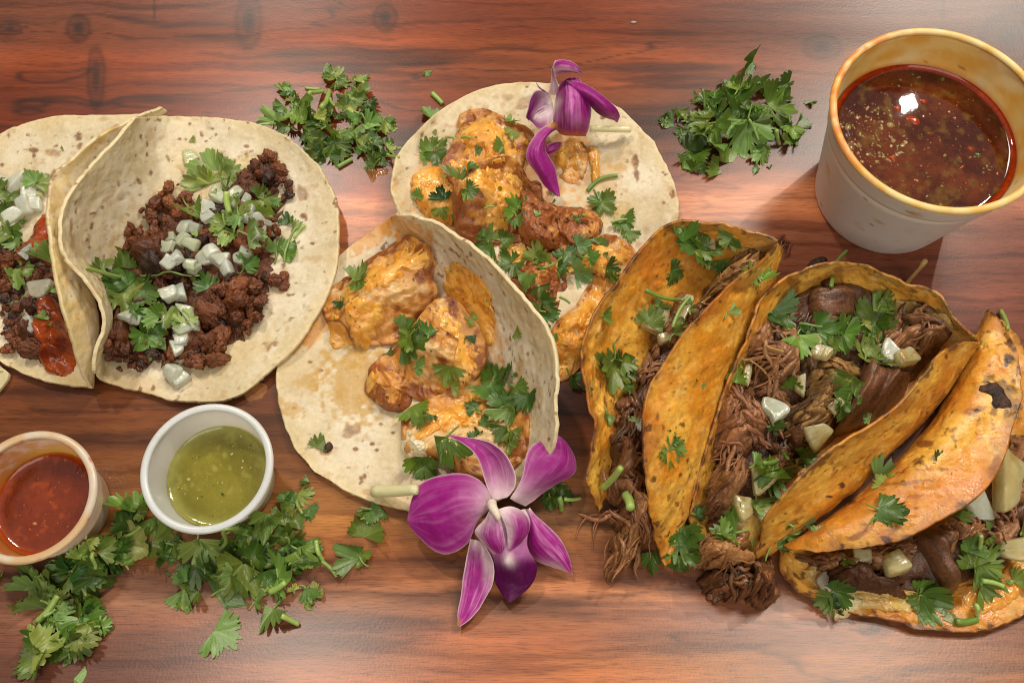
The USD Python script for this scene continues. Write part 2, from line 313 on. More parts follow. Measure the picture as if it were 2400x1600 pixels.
def stem(parent, crop, a, b, r=.9, tone=.6, lift=(0, 0), seed=1, bend=.06, alone=None, name='cilantro_stem', col=None):
    pa, pb = drop(K(crop, [a])), drop(K(crop, [b])); pa = pa + [0, 0, lift[0] * MM + r * MM * .8]; pb = pb + [0, 0, lift[1] * MM + r * MM * .8]
    t = np.linspace(0, 1, 9)[:, None]; d = pb - pa; per = np.array([-d[1], d[0], 0]); rng = rs(seed + int(a[0]))
    path = pa + d * t + per * (np.sin(t * math.pi) * bend * rng.choice([-1, 1])) 
    path[:, 2] = np.maximum(path[:, 2], hm_at(path[:, 0], path[:, 1]) + .3 * r * MM) if abs(lift[0]) + abs(lift[1]) == 0 else path[:, 2]
    path[:, 2] = np.convolve(np.pad(path[:, 2], 1, 'edge'), [.25, .5, .25], 'valid')
    V, F = tube(path, r * MM * np.linspace(1.0, .85, 9), 8)
    c = mix([.10, .20, .03], [.36, .50, .12], tone) if col is None else np.array(col)
    C = c * (1 + .3 * (fbm(V * 500, 2, seed) - .5))[:, None]; C[-2:] = np.minimum(c * 1.5, .8)
    if alone: return top(name, V, F, M['stem'], alone[0], 'herb stem', C, alone[1] if len(alone) > 1 else None)
    return put(parent, name, V, F, M['stem'], C)

# ------------------------------------------------------------------ fillings
def pillow(parent, name, crop, pts, H, colf, mat, sig=3.0, p=2.4, q=2.0, amp=.6, freq=160, seed=0, tilt=(0, 0), nth=150, nr=44, sink=.8, rag=0, ridge=None, facets=0, crease=0, holes=0, **kw):
    """a rounded piece with the given outline, H mm high, lying on what is below it"""
    Q = resample(K(crop, pts), nth, True); Q0 = Q.copy()
    if rag:
        cc = Q.mean(0); w = 1 + rag * (fbm(np.c_[Q / 9., np.full(nth, seed)], 3, seed) - .5) * 2; Q = cc + (Q - cc) * w[:, None]
    c = Q0.mean(0); z0 = drop(c)[2] + .45 * H * MM
    b, cw = P(Q, z0), P(c, z0)[0]
    s = np.sin(np.linspace(.02, 1, nr) * math.pi / 2); rho = s
    b0 = P(Q0, z0); V = cw + rho[:, None, None] * (b0 - cw)[None] + (rho ** 4)[:, None, None] * (b - b0)[None]
    base = hm_at(V[..., 0], V[..., 1], sig * MM)
    base[:] = np.clip(base, z0 - .45 * H * MM - .025, z0 + .010)
    prof = np.clip(1 - rho ** p, 0, 1) ** (1 / q)
    h = H * prof[:, None] * (1 + tilt[0] * (V[..., 0] - cw[0]) / .02 + tilt[1] * (V[..., 1] - cw[1]) / .02)
    if facets:
        rg = rs(seed + 5); xy = (V[..., :2] - cw[:2]); sc = np.abs(b[:, :2] - cw[:2]).mean()
        for _ in range(facets):
            a = rg.uniform(0, 6.283); pl = H * (rg.uniform(.72, .95) - rg.uniform(.25, .75) * (xy[..., 0] * math.cos(a) + xy[..., 1] * math.sin(a)) / sc); h = np.minimum(h, np.maximum(pl, .1 * H) + np.maximum(h - pl, 0) * .12) * (h > 0) + h * (h <= 0)
    nz = (fbm(V * freq, 5, seed) - .5) * 2 * amp * np.minimum(1, (1 - rho[:, None]) * 6 + .25)
    if crease: nz = nz - crease * np.exp(-(np.abs(fbm(V * 75, 3, seed + 3) - .5) / .035) ** 2) + crease * .6 * (np.abs(fbm(V * 330, 3, seed + 8) - .5) * 4 - .5)
    if name == 'chicken_piece': nz = nz + grain(seed * 47 % 180, .55, 480, seed)(V) + grain(seed * 47 % 180, .25, 1200, seed + 1)(V)
    if holes: nz = nz - holes * H * sm(fbm(V * 120, 4, seed + 13) + .10 * rho[:, None] ** 2, .52, .62)
    if ridge is not None: nz = nz + ridge(V)
    V[..., 2] = base + (h + nz) * MM - sink * MM
    V[..., :2] += ((np.stack([fbm(V * freq * .8, 3, seed + 9), fbm(V * freq * .8, 3, seed + 17)], -1) - .5) * 2 * amp * MM * .8)
    N = nr * nth; bot = V[-1].copy(); bot[:, 2] -= 1.0 * MM
    VV = np.vstack([V.reshape(-1, 3), V[0].mean(0)[None], bot])
    i = (np.arange(nr - 1)[:, None] * nth + np.arange(nth)[None]).ravel(); j = (np.arange(nr - 1)[:, None] * nth + (np.arange(nth)[None] + 1) % nth).ravel()
    F = [np.stack([i, i + nth, j], 1), np.stack([j, i + nth, j + nth], 1)]
    r = np.arange(nth); r2 = (r + 1) % nth
    F += [np.stack([np.full(nth, N), r, r2], 1), np.stack([(nr - 1) * nth + r, N + 1 + r, (nr - 1) * nth + r2], 1), np.stack([(nr - 1) * nth + r2, N + 1 + r, N + 1 + r2], 1)]
    F = np.vstack(F)
    if np.cross(VV[F[0, 1]] - VV[F[0, 0]], VV[F[0, 2]] - VV[F[0, 0]])[2] < 0: F = F[:, ::-1]
    C = colf(VV, np.r_[np.repeat(rho, nth), 0, np.ones(nth)])
    return put(parent, name, VV, F, mat, C, **kw)
def sauce_col(V, rho, seed=3):
    f = fbm(V * 220, 4, seed); c = mix([.68, .27, .030], [.82, .42, .085], sm(f, .3, .7))
    sp = sm(noise(V * 1300, seed + 3), .86, .93); sp2 = sm(noise(V * 900, seed + 8), .9, .95)
    c = mix(c, [.33, .07, .012], sp * .8); c = mix(c, [.07, .03, .01], sp2 * .8); c = mix(c, [.05, .09, .02], sm(noise(V * 520, seed + 31), .86, .92) * .8); c = mix(c, [.86, .50, .16], sm(fbm(V * 90, 3, seed + 41), .55, .7) * .5)
    return c
def smear_col(V, rho):
    return sauce_col(V, rho) * .9
def chick_col(brown=.45, char=.15, seed=0):
    def f(V, rho):
        a = fbm(V * 130, 4, seed); b = fbm(V * 260, 4, seed + 4)
        c = mix([.60, .34, .11], [.72, .50, .24], sm(b, .3, .7)); c = mix(c, [.54, .21, .028], sm(a + .35 * rho ** 3, .68 - brown * .5, .85 - brown * .35) * .85)
        c = mix(c, [.26, .075, .016], sm(fbm(V * 190, 4, seed + 7) + .12 * sm(rho, .55, .8), .72 - brown * .35, .90 - brown * .35)); c = mix(c, [.035, .014, .006], sm(fbm(V * 420, 4, seed + 11), .80 - char * .5, .88 - char * .45))
        return c
    return f
def meat_col(v):
    return mix([.085, .022, .007], [.22, .066, .019], v)
def crumble(parent, crop, x, y, r, seed=0, tone=.5, dome=.45, n=None, name='ground_meat', dark=.12, stretch=(1, 1, 0)):
    rng = rs(seed * 31 + int(x + y)); R = S(crop, r); c = drop(K(crop, [(x, y)])); n = n or int(np.clip((R / .0019) ** 2 * 1.1, 12, 70))
    rr = np.sqrt(rng.random(n)) * R * .9; an = rng.uniform(0, 6.283, n); ca, sa = math.cos(math.radians(stretch[2])), math.sin(math.radians(stretch[2]))
    u, v = rr * np.cos(an) * stretch[0], rr * np.sin(an) * stretch[1]; X = c[0] + u * ca - v * sa; Y = c[1] + u * sa + v * ca
    hb = np.clip(hm_at(X, Y, .0025), c[2] - .012, c[2] + .006); parts = []
    o = np.argsort(-rr)
    for k in o:
        s = R * rng.uniform(.20, .42) if R > .005 else R * rng.uniform(.3, .5); s = min(s, rng.uniform(.0026, .0046)) * (rng.lognormal(-.15, .40))
        v0, f = ICO[3]; sd = int(rng.integers(1e6))
        vv = v0 * (1 + 1.0 * (fbm(v0 * 1.3 + sd, 3, sd % 97)[:, None] - .5) - .55 * (np.abs(noise(v0 * 3.1 + sd, sd % 89)[:, None] - .5)) + .35 * (noise(v0 * 6 + sd, sd % 83)[:, None] - .5))
        vv = (vv * rng.uniform(.55, 1.35, 3)) @ rotm(rng).T * s
        z = hb[k] + dome * R * math.sqrt(max(0, 1 - (rr[k] / R) ** 2)) * rng.uniform(.5, 1.0) + s * .3
        col = meat_col(np.clip(tone + rng.normal(0, .22), 0, 1.3)) 
        if rng.random() < dark: col = np.array([.035, .014, .008])
        cc = col * (.55 + .9 * noise(v0 * 3 + sd, 3))[:, None]
        parts.append((vv + [X[k], Y[k], z], f, cc))
    V, F, C = join(parts)
    return put(parent, name, V, F, M['meat'], C)
def onion(parent, crop, x, y, size, dims=(1, .8, .6), ang=0, seed=0, tone='white', tilt=.25, name='onion_piece', mat=None, lift=0):
    rng = rs(seed + int(x * 3 + y)); v, f = ICO[4]; rng.random(); pw = 6.5
    u = v / (np.abs(v) ** pw).sum(1, keepdims=True) ** (1 / pw)
    d = np.array(dims) * S(crop, size) * (.40 if tone == 'birria' else .45)
    w = u * d * (1 + .16 * (noise(v * 1.3 + seed, seed)[:, None] - .5)); w[:, 0] *= 1 + .30 * rng.normal() * u[:, 1] * .5; w += (u[:, [1]] * rng.normal(0, .12) + u[:, [0]] * rng.normal(0, .1)) * d[2] * [0, 0, 1]; w[:, 1] += rng.normal(0, .18) * d[1] * u[:, 0] ** 2; w[:, 1] *= 1 + .12 * rng.normal() * u[:, 0]
    w *= (1 + .010 * np.sin(u[:, [1]] * 14 + 3 * noise(v * 2, seed + 4)[:, None])) * (1 + .20 * rng.normal() * u[:, [0]] * [0, 1, 1])
    w[:, 2] += -.25 * d[2] * (u[:, 0] ** 2) * rng.uniform(-.3, 1.2)
    Rm = trimesh.transformations.euler_matrix(rng.normal(0, tilt), rng.normal(0, tilt), math.radians(ang))[:3, :3]; w = w @ Rm.T
    c = drop(K(crop, [(x, y)])); W = w + [c[0], c[1], 0]; hb = hm_at(W[:, 0], W[:, 1], .002); low = w[:, 2] < 0
    W[:, 2] += np.percentile(np.clip(hb[low], c[2] - .006, c[2] + .006) - w[low, 2], 50) + lift * MM
    cols = {'white': ([.84, .84, .58], [.93, .92, .74]), 'green': ([.64, .67, .38], [.78, .80, .54]), 'birria': ([.56, .42, .16], [.72, .62, .34]), 'pale': ([.74, .62, .42], [.8, .7, .5]), 'lime': ([.72, .70, .30], [.8, .78, .45]), 'dim': ([.60, .60, .42], [.74, .74, .56])}[tone]
    ring = .5 + .5 * np.sin(u[:, 2] * 5 + u[:, 0] * 1.2 + 2 * noise(v * 2, seed)); C = mix(cols[0], cols[1], ring * .7 + .3 * noise(v * 3, seed + 2)); C = mix(C, [.42, .22, .05], sm(fbm(v * 1.6 + seed, 3, seed + 6), .5, .75) * (.75 if tone == 'birria' else .25))
    return put(parent, name, W, f, mat or M['onion'], C)
def shred(parent, crop, pts, wid, n=60, length=180, ang=0, jit=22, seed=0, rad=.62, H=4.0, cols=((.085, .032, .013), (.21, .092, .038)), name='shredded_beef', curve=.14, clump=3):
    """a clump of torn beef fibres along the line pts (wid wide), fibres running at ang degrees"""
    rng = rs(seed); line = resample(K(crop, pts), 40) if len(pts) > 1 else np.repeat(K(crop, pts), 40, 0)
    w = wid / CROPS[crop][2]; parts = []; m = 11; t = np.linspace(-.5, .5, m); dirs = []
    length = length * .62; n = int(n * .06) + 4; cols = np.array(cols) * 1.35
    for k in range(n):
        if k % clump == 0:
            i0 = rng.integers(0, 40); off = rng.uniform(-1, 1, 2) * w * .5; a0 = math.radians(ang + rng.normal(0, jit)); cv = rng.normal(0, curve); cb = rng.random(); lz = rng.uniform(0, 1); q = line[i0] + off; c = drop(q)
        a = a0 + rng.normal(0, .07 if rng.random() < .8 else .5); Ln = S(crop, length) * rng.uniform(.55, 1.15); ph = rng.uniform(0, 6.28)
        st = np.array([-math.sin(a0), math.cos(a0)]) * rng.normal(0, .0017) + rng.normal(0, .0003, 2); x0, y0 = c[0] + st[0] + rng.normal(0, .1) * Ln * math.cos(a), c[1] + st[1] + rng.normal(0, .1) * Ln * math.sin(a)
        u = t * Ln; wv = cv * Ln * t * t * 1.2 + .0005 * np.sin(t * 9 + ph)
        X = x0 + u * math.cos(a) - wv * math.sin(a); Y = y0 + u * math.sin(a) + wv * math.cos(a)
        hb = np.clip(hm_at(X, Y, .0028), c[2] - .010, c[2] + .0045)
        Z = gaussian_filter(hb, 1.2) + (.45 * H * (.1 + .9 * lz) * (1 - (2 * t) ** 2 * .8) + rng.uniform(0, 1.0)) * MM
        r = rad * rng.uniform(.5, 1.9) * MM * (1 - .75 * np.abs(2 * t) ** 3) 
        V, F = tube(np.stack([X, Y, Z], 1), r, 6)
        col = mix(cols[0], cols[1], np.clip(cb + rng.normal(0, .18), 0, 1.2)) * (.75 + .5 * noise(V * 700, seed))[:, None]
        parts.append((V, F, col))
    V, F, C = join(parts)
    return put(parent, name, V, F, M['beef'], C)
def torn(parent, crop, pts, wid, n, size, ang, jit=35, seed=0, H=5, cols=((.10, .042, .018), (.29, .14, .065)), asp=.5):
    n = int(n * 2.3)
    rng = rs(seed + 500); line = resample(np.array(pts, float), 40) if len(pts) > 1 else np.repeat(np.array(pts, float), 40, 0)
    for k in range(n):
        c = line[rng.integers(40)] + rng.uniform(-.5, .5, 2) * wid; a = ang + rng.normal(0, jit); s = size * rng.uniform(.45, 1.3) * .52; th = np.linspace(0, 6.283, 12, endpoint=False)
        r = 1 + rng.uniform(-.25, .25, 12); u, v = s * r * np.cos(th), s * asp * rng.uniform(.7, 1.5) * r * np.sin(th) * (1 + .35 * np.cos(th) * rng.choice([-1, 1])); ca, sa = math.cos(math.radians(a)), math.sin(math.radians(a))
        q = [(c[0] + x * ca + y * sa, c[1] - x * sa + y * ca) for x, y in zip(u, v)]; tone = rng.random(); lo, hi = np.array(cols[0]), np.array(cols[1])
        def col(V, rho, tone=tone, a=a, k=k):
            g = noise(np.stack([(V[:, 0] * math.sin(math.radians(a)) - V[:, 1] * math.cos(math.radians(a))) * 1100, (V[:, 0] * math.cos(math.radians(a)) + V[:, 1] * math.sin(math.radians(a))) * 130, V[:, 2] * 100], -1), k)
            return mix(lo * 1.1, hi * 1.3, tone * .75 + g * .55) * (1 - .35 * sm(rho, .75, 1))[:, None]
        pillow(parent, 'beef_piece', crop, q, H * rng.uniform(.6, 1.2), col, M['beef'], seed=seed + k, p=3.2, q=1.7, amp=1.3, freq=230, sig=2.2, nth=84, nr=26, rag=.26, crease=.7, tilt=(rng.normal(0, .25), rng.normal(0, .25)), ridge=lambda V, g1=grain(a, rng.uniform(.9, 1.7), rng.uniform(450, 800), seed + k), g2=grain(a, .5, 1300, seed + k + 50): g1(V) + g2(V))
def beef_col(dark=0, seed=0, ang=0):
    a = math.radians(ang)
    def f(V, rho):
        s = V[:, 0] * math.sin(a) - V[:, 1] * math.cos(a); u = V[:, 0] * math.cos(a) + V[:, 1] * math.sin(a)
        g = noise(np.c_[s * 900, u * 90, V[:, 2] * 200], seed); c = mix([.065, .025, .012], [.22, .095, .045], g * (1 - dark))
        return c
    return f
def grain(ang, amp, fr=700, seed=0):
    a = math.radians(ang)
    return lambda V: amp * (noise(np.stack([(V[..., 0] * math.sin(a) - V[..., 1] * math.cos(a)) * fr, (V[..., 0] * math.cos(a) + V[..., 1] * math.sin(a)) * 60, V[..., 0] * 0], -1), seed) - .5) * 2

#SECTION tray
# ------------------------------------------------------------------ table and serving tray
tz = -.016
top('table', [(-.9, -.7, tz), (.9, -.7, tz), (.9, .9, tz), (-.9, .9, tz)], [(0, 1, 2), (0, 2, 3)], M['table'], 'dark table top under the tray', None, kind='structure', smooth=False, splat=False)
def tray():
    cs = .0011; gx = np.arange(xl - lipw, xr + lipw, cs); gy = np.arange(yb - lipw - .03, P([(1200, -34)], .006)[0, 1], cs)
    X, Y = np.meshgrid(gx, gy)
    Z = tray_z(X, Y)
    G = np.stack([X, Y, Z], -1)
    px = proj(G.reshape(-1, 3))
    # colour of the printed planks, by board height, left to right
    rows = [(-60, (120, 66, 50), (128, 62, 42), (120, 62, 46), (96, 60, 52)), (60, (138, 72, 50), (140, 66, 42), (126, 62, 44), (104, 62, 52)), (130, (134, 64, 42), (158, 78, 44), (148, 74, 46), (112, 64, 52)),
            (215, (124, 60, 42), (150, 72, 42), (154, 80, 50), (112, 62, 48)), (300, (104, 48, 36), (122, 54, 36), (138, 74, 46), (100, 52, 42)), (360, (92, 44, 36), (98, 44, 34), (104, 54, 40), (92, 50, 42)), (415, (130, 66, 46), (118, 58, 42), (120, 64, 50), (110, 60, 50)),
            (450, (170, 104, 76), (172, 106, 78), (176, 116, 88), (130, 76, 62)), (560, (160, 92, 66), (166, 98, 72), (164, 100, 76), (128, 70, 58)), (680, (150, 84, 58), (150, 84, 60), (146, 82, 64), (134, 72, 60)), (860, (120, 66, 42), (120, 66, 42), (118, 64, 44), (136, 70, 56)),
            (930, (94, 50, 32), (104, 56, 36), (104, 56, 38), (120, 66, 48)), (1000, (124, 68, 40), (118, 66, 40), (122, 68, 42), (130, 72, 50)), (1080, (110, 62, 38), (134, 84, 48), (140, 86, 52), (140, 84, 58)), (1190, (150, 94, 56), (162, 108, 64), (170, 116, 72), (150, 96, 68)),
            (1290, (140, 84, 60), (160, 100, 66), (172, 112, 76), (150, 96, 76)), (1345, (110, 72, 62), (112, 72, 58), (130, 82, 66), (130, 84, 70)), (1400, (148, 100, 84), (150, 100, 82), (156, 104, 84), (140, 94, 78)), (1500, (140, 86, 72), (146, 86, 66), (132, 80, 64), (128, 76, 58)),
            (1560, (122, 76, 68), (136, 82, 66), (156, 94, 56), (150, 92, 56)), (1700, (124, 76, 66), (130, 78, 62), (150, 90, 54), (146, 88, 54))]
    ys = np.array([r[0] for r in rows], float); tab = np.array([r[1:] for r in rows], float)
    p3 = np.c_[G.reshape(-1, 3)[:, :2], np.zeros(X.size)]
    wob = (fbm(p3 * [7, 30, 1], 4, 3) - .5) * 150 + (fbm(p3 * [16, 120, 1], 4, 8) - .5) * 70
    yy = px[:, 1] + wob
    # knots bend the grain around them
    knots = [(584, 50, 26, 52), (902, 42, 24, 26), (184, 66, 24, 26), (225, 180, 18, 60), (1928, 110, 36, 26), (2375, 85, 60, 46), (24, 68, 24, 14), (2050, 1470, 30, 20)]
    kd = np.zeros(len(px)); ring = np.zeros(len(px))
    for kx, ky, rx, ry in knots:
        u, v = (px[:, 0] - kx) / rx, (px[:, 1] - ky) / ry; r = np.hypot(u, v) + .4 * (fbm(p3 * 90, 3, 5) - .5)
        yy += v / np.maximum(np.abs(v), .3) * 40 * np.exp(-(r / 2.2) ** 2); kd = np.maximum(kd, np.exp(-(r / .85) ** 2)); ring = np.maximum(ring, np.exp(-((r - 1.15) / .22) ** 2))
    fx = np.clip(px[:, 0] + (fbm(p3 * [9, 40, 1], 3, 21) - .5) * 700, 0, 2399) / 800
    i = np.minimum(fx.astype(int), 2); w = fx - i
    row = np.stack([[np.interp(yy, ys, tab[:, a, c]) for a in range(4)] for c in range(3)], -1)    # 4 x n x 3
    col = row[i, np.arange(len(px))] * (1 - w)[:, None] + row[i + 1, np.arange(len(px))] * w[:, None]
    lin = np.where(col / 255 < .04045, col / 255 / 12.92, ((col / 255 + .055) / 1.055) ** 2.4)
    wy = p3[:, 1] + .010 * (fbm(p3 * [9, 22, 1], 3, 61) - .5) + .0035 * (fbm(p3 * [40, 60, 1], 3, 62) - .5) + (yy - px[:, 1] - wob) * 9e-5
    W2 = lambda ax, ay, o, sd: fbm(np.c_[p3[:, 0] * ax, wy * ay, p3[:, 2]], o, sd)
    lin = lin * (.80 + .38 * sm(W2(9, 75, 5, 31), .3, .7))[:, None]; gold = sm(W2(5, 26, 4, 77), .52, .72); lin = mix(lin, lin * [1.42, 1.22, .92], gold * .7)
    wt = np.interp(px[:, 1], [0, 200, 380, 460, 800, 930, 1100, 1300, 1360, 1500], [.75, 1, 1, .35, .4, 1, .55, .4, .8, .7])
    lin = mix(lin, [.060, .020, .016], sm(W2(5.5, 52, 5, 47), .53, .68) * .85 * wt); lin = mix(lin, [.050, .017, .014], np.exp(-((W2(6, 42, 4, 53) - .5) / .012) ** 2) * .75 * wt)
    lin = mix(lin, lin * [.52, .46, .46], sm(W2(14, 330, 4, 59), .55, .70) * .75); lin = mix(lin, lin * 1.25, sm(W2(16, 420, 3, 58), .58, .72) * .6)
    lin = mix(lin, [.035, .016, .015], kd * .92); lin = mix(lin, lin * .5, ring * .75)
    for sx in (362, 2210):                                                       # seam between printed boards near the top edge
        lin = mix(lin, lin * .45, np.exp(-((px[:, 0] - sx) / 3) ** 2) * sm(px[:, 1], 62, 40))
    V, F, side, r = sheet(G, .003)
    if gnormals(G)[5, 5, 2] < 0: V[len(V) // 2:] += np.array([0, 0, -.006]); F = F[:, ::-1]
    t = thing('serving_tray', 'large rectangular serving tray with red-brown wood plank print and turned-up edges', 'tray', (0, 0, 0))
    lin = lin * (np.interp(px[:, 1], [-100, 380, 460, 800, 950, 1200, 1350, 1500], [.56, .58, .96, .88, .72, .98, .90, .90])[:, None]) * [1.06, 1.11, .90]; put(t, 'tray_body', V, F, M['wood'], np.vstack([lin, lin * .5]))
    return t
tray()

#SECTION tacos
# ------------------------------------------------------------------ tortillas
def tort(parent, crop, curves, style, marks=(), stain=(), nu=230, nv=170, t=1.5, split=None, seed=0, bump=.8, edge_tone=.5, char=()):
    """folded or open tortilla; split = row fraction up to which it is entered in the height map now"""
    G = loft(crop, curves, nu, nv)
    nrm = gnormals(G); p = G.reshape(-1, 3)
    bl = sm(noise(p * 150, seed + 50), .72, .95) * .7 + sm(noise(p * 260, seed + 51), .75, .95) * .35
    if style == 'birria': bump, t = 1.15, 1.0
    dz = ((fbm(p * 85, 3, seed) - .5) * 2 * bump + (fbm(p * 420, 3, seed + 3) - .5) * .35 + bl).reshape(nv, nu)
    jag = (fbm(p * 150, 3, seed + 40) - .5).reshape(nv, nu, 1) * np.array([1, 1, .3]) * (3.0 if style == 'birria' else 1.6) * MM
    G = G + nrm * dz[..., None] * MM + jag
    flip = nrm[3 * nv // 8, nu // 2, 2] < 0
    V, F, side, r = sheet(G[:, ::-1] if flip else G, t * MM)
    V[:, 2] = np.maximum(V[:, 2], .0004)
    N = nu * nv; d = cKDTree(V[np.r_[r, r + N]]).query(V)[0] / MM; Q = proj(V)
    f1, f2, f3 = fbm(V * 60, 4, seed + 1), fbm(V * 230, 4, seed + 2), fbm(V * 700, 3, seed + 5)
    if style == 'corn':
        c = mix([.60, .49, .30], [.72, .63, .46], sm(f1 + .3 * (f2 - .5), .3, .7)); c = mix(c, [.66, .50, .20], np.exp(-d / 4) * edge_tone); c = mix(c, [.76, .66, .42], np.exp(-(d / .9) ** 2) * .5)
        c = mix(c, [.50, .33, .15], sm(fbm(V * 42, 4, seed + 61), .52, .72) * .42); c = mix(c, [.44, .26, .09], sm(f2, .58, .76) * .55); c = mix(c, [.30, .14, .05], np.tile(bl, 2) * sm(f1, .45, .65) * .55)
        sp = sm(fbm(V * 330, 3, seed + 9) + .40 * (f1 - .5), .72, .79); c = mix(c, [.20, .075, .025], sp * .85)
        sp = sm(noise(V * 900, seed + 12), .95, .98) * sm(f1, .35, .65); c = mix(c, [.16, .07, .03], sp * .7)
        w = blob(Q, crop, marks, seed); c = mix(c, mix([.36, .16, .05], [.13, .045, .015], sm(w * f3 * 2, .5, 1)), w * .85)
        for ss in stain:
            w = blob(Q, crop, [ss[:6]], seed + 4, .8); c = mix(c, ss[6], w * .8 * (.6 + .8 * f2))
    elif style == 'yellow':
        c = mix([.60, .40, .15], [.70, .52, .25], sm(f1, .3, .7))
    else:
        c = mix([.60, .225, .018], [.78, .43, .065], sm(f1 + .5 * (f2 - .5), .30, .68)); c = mix(c, [.46, .115, .008], sm(f2, .55, .8) * .6); c = mix(c, [.84, .55, .16], sm(fbm(V * 160, 3, seed + 21), .6, .8) * .5)
        c = mix(c, [.42, .10, .010], sm(fbm(V * 38, 4, seed + 33), .55, .72) * .6); c = mix(c, [.20, .050, .012], sm(fbm(V * 120, 4, seed + 35) + .16 * np.exp(-d / 5), .62, .76) * .45); c = mix(c, [.20, .055, .012], np.exp(-d / (1.2 + 2.5 * f2)) * edge_tone * sm(f1, .25, .6))
        c = mix(c, [.05, .018, .010], sm(fbm(V * 260, 3, seed + 37) + .20 * np.exp(-d / 3) + .12 * (f1 - .5), .73, .80) * .8)
        sp = sm(fbm(V * 420, 3, seed + 9) + .45 * (f1 - .5), .70, .77); c = mix(c, [.10, .028, .010], sp * .7)
        sp = sm(noise(V * 1100, seed + 12), .90, .96); c = mix(c, [.12, .035, .012], sp * .7)
        w = blob(Q, crop, marks, seed); c = mix(c, [.17, .042, .012], w * .8); w = blob(Q, crop, char, seed + 3, .9); c = mix(c, [.022, .011, .008], w * .92)
        for ss in stain:
            w = blob(Q, crop, [ss[:6]], seed + 4, .8); c = mix(c, ss[6], w * .75)
    T = put(parent, 'tortilla', V, F, M['oily' if style == 'birria' else 'tortilla'], c, splat=False)
    k = nv if split is None else int(split * nv)
    gf = gfaces(k, nu); hm_add(G[:k].reshape(-1, 3), gf)
    T.rest = (G[max(0, k - 1):].reshape(-1, 3), gfaces(nv - k + 1, nu)) if k < nv else None
    return T
def close(T):
    if T.rest: hm_add(*T.rest)

def base_at(crop, x, y): return P(K(crop, [(x, y)]), 0)[0]
OIL = (.50, .28, .055); OR = (.62, .25, .035)

# ---- D: open chicken taco at the back, orchid on top
tD = thing('chicken_taco', 'open corn tortilla taco of chicken in orange sauce, folded orchid on its far edge', 'taco', base_at('c3', 770, 800), None)
TD = tort(tD, 'c3', [
    [(150, 440, 14), (100, 520, 14), (78, 600, 14), (78, 690, 13), (120, 785, 12), (190, 950, 10)], [(310, 290, 13), (250, 600, 5), (280, 900, 4), (400, 1250, 4)], [(520, 180, 11), (480, 600, 3), (520, 1000, 3), (620, 1400, 4)],
    [(760, 150, 9), (760, 600, 2.5), (770, 1000, 2.5), (800, 1480, 4)], [(1000, 190, 8), (1030, 600, 3), (1040, 1000, 3), (1000, 1470, 4)], [(1190, 285, 9), (1270, 650, 5), (1260, 1000, 4), (1200, 1380, 4)],
    [(1350, 440, 9), (1440, 620, 9), (1465, 740, 9), (1455, 900, 8), (1420, 1050, 7), (1350, 1200, 5)]], 'corn', seed=11,
    marks=[(1255, 540, 22, 45, 0, 1), (1265, 600, 14, 30, 0, 1), (720, 240, 50, 22, 20, .6), (640, 225, 30, 20, 0, .6), (1100, 320, 16, 10), (330, 385, 10, 8), (980, 640, 14, 12), (700, 270, 40, 16, 10, .7)],
    stain=[(1180, 560, 40, 22, 0, .9, OIL), (1000, 560, 130, 130, 0, .5, (.52, .36, .2)), (1200, 800, 60, 60, 0, .6, OIL), (900, 480, 100, 70, 0, .9, OR), (1090, 640, 70, 200, 0, .35, OIL), (600, 700, 380, 300, 0, .8, OR)])
pillow(tD, 'sauce', 'c3', [(180, 620), (240, 570), (340, 550), (420, 640), (400, 800), (300, 815), (200, 740)], 9, lambda V, r: sauce_col(V, r, 5), M['sauce'], seed=21, amp=1.4, rag=.12)
q1 = pillow(tD, 'chicken_piece', 'c3', [(330, 510), (375, 440), (400, 310), (440, 268), (560, 262), (650, 330), (745, 330), (782, 380), (745, 440), (700, 530), (560, 560), (400, 640), (335, 610)], 21, chick_col(.5, .12, 31), M['chicken'], seed=22, facets=5, crease=1.2, p=7, q=2.8, amp=1.4, tilt=(.1, .15))
pillow(tD, 'chicken_piece', 'c3', [(372, 700), (440, 620), (560, 560), (700, 540), (770, 620), (800, 740), (740, 850), (640, 885), (500, 890), (400, 850)], 23, chick_col(.75, .2, 33), M['chicken'], seed=23, facets=5, crease=1.2, p=7, q=2.8, amp=1.5)
pillow(tD, 'chicken_piece', 'c3', [(690, 860), (700, 760), (720, 640), (790, 600), (830, 740), (900, 730), (950, 810), (930, 920), (840, 950), (740, 930)], 16, chick_col(1.25, .42, 35), M['chicken'], seed=24, facets=5, crease=1.2, p=3, amp=2.2, freq=260, label='dark crusty browned chicken piece')
pillow(tD, 'chicken_piece', 'c3', [(850, 985), (960, 900), (1080, 870), (1200, 895), (1268, 960), (1262, 1060), (1160, 1130), (1050, 1060), (930, 1050)], 13, chick_col(.6, .2, 37), M['chicken'], seed=25, facets=5, crease=1.2, p=3.4, amp=1.6)
pillow(tD, 'chicken_piece', 'c3', [(850, 1330), (950, 1230), (1040, 1100), (1100, 1060), (1165, 1150), (1130, 1270), (1080, 1380), (1000, 1490), (920, 1560), (850, 1560)], 15, chick_col(.4, .1, 39), M['chicken'], seed=26, facets=5, crease=1.2, p=4, q=2.3, amp=1.2)
pillow(tD, 'chicken_piece', 'c3', [(880, 770), (960, 735), (1060, 760), (1100, 820), (1060, 895), (960, 935), (890, 880)], 12, chick_col(1.05, .35, 45), M['chicken'], seed=28, facets=5, crease=1.2, p=3, amp=2.0, freq=240)
pillow(tD, 'chicken_piece', 'c3', [(880, 450), (960, 425), (1020, 450), (1030, 540), (990, 620), (900, 600)], 5, chick_col(.45, .1, 46), M['chicken'], seed=29, facets=3, crease=1.0, p=3, amp=1.6)
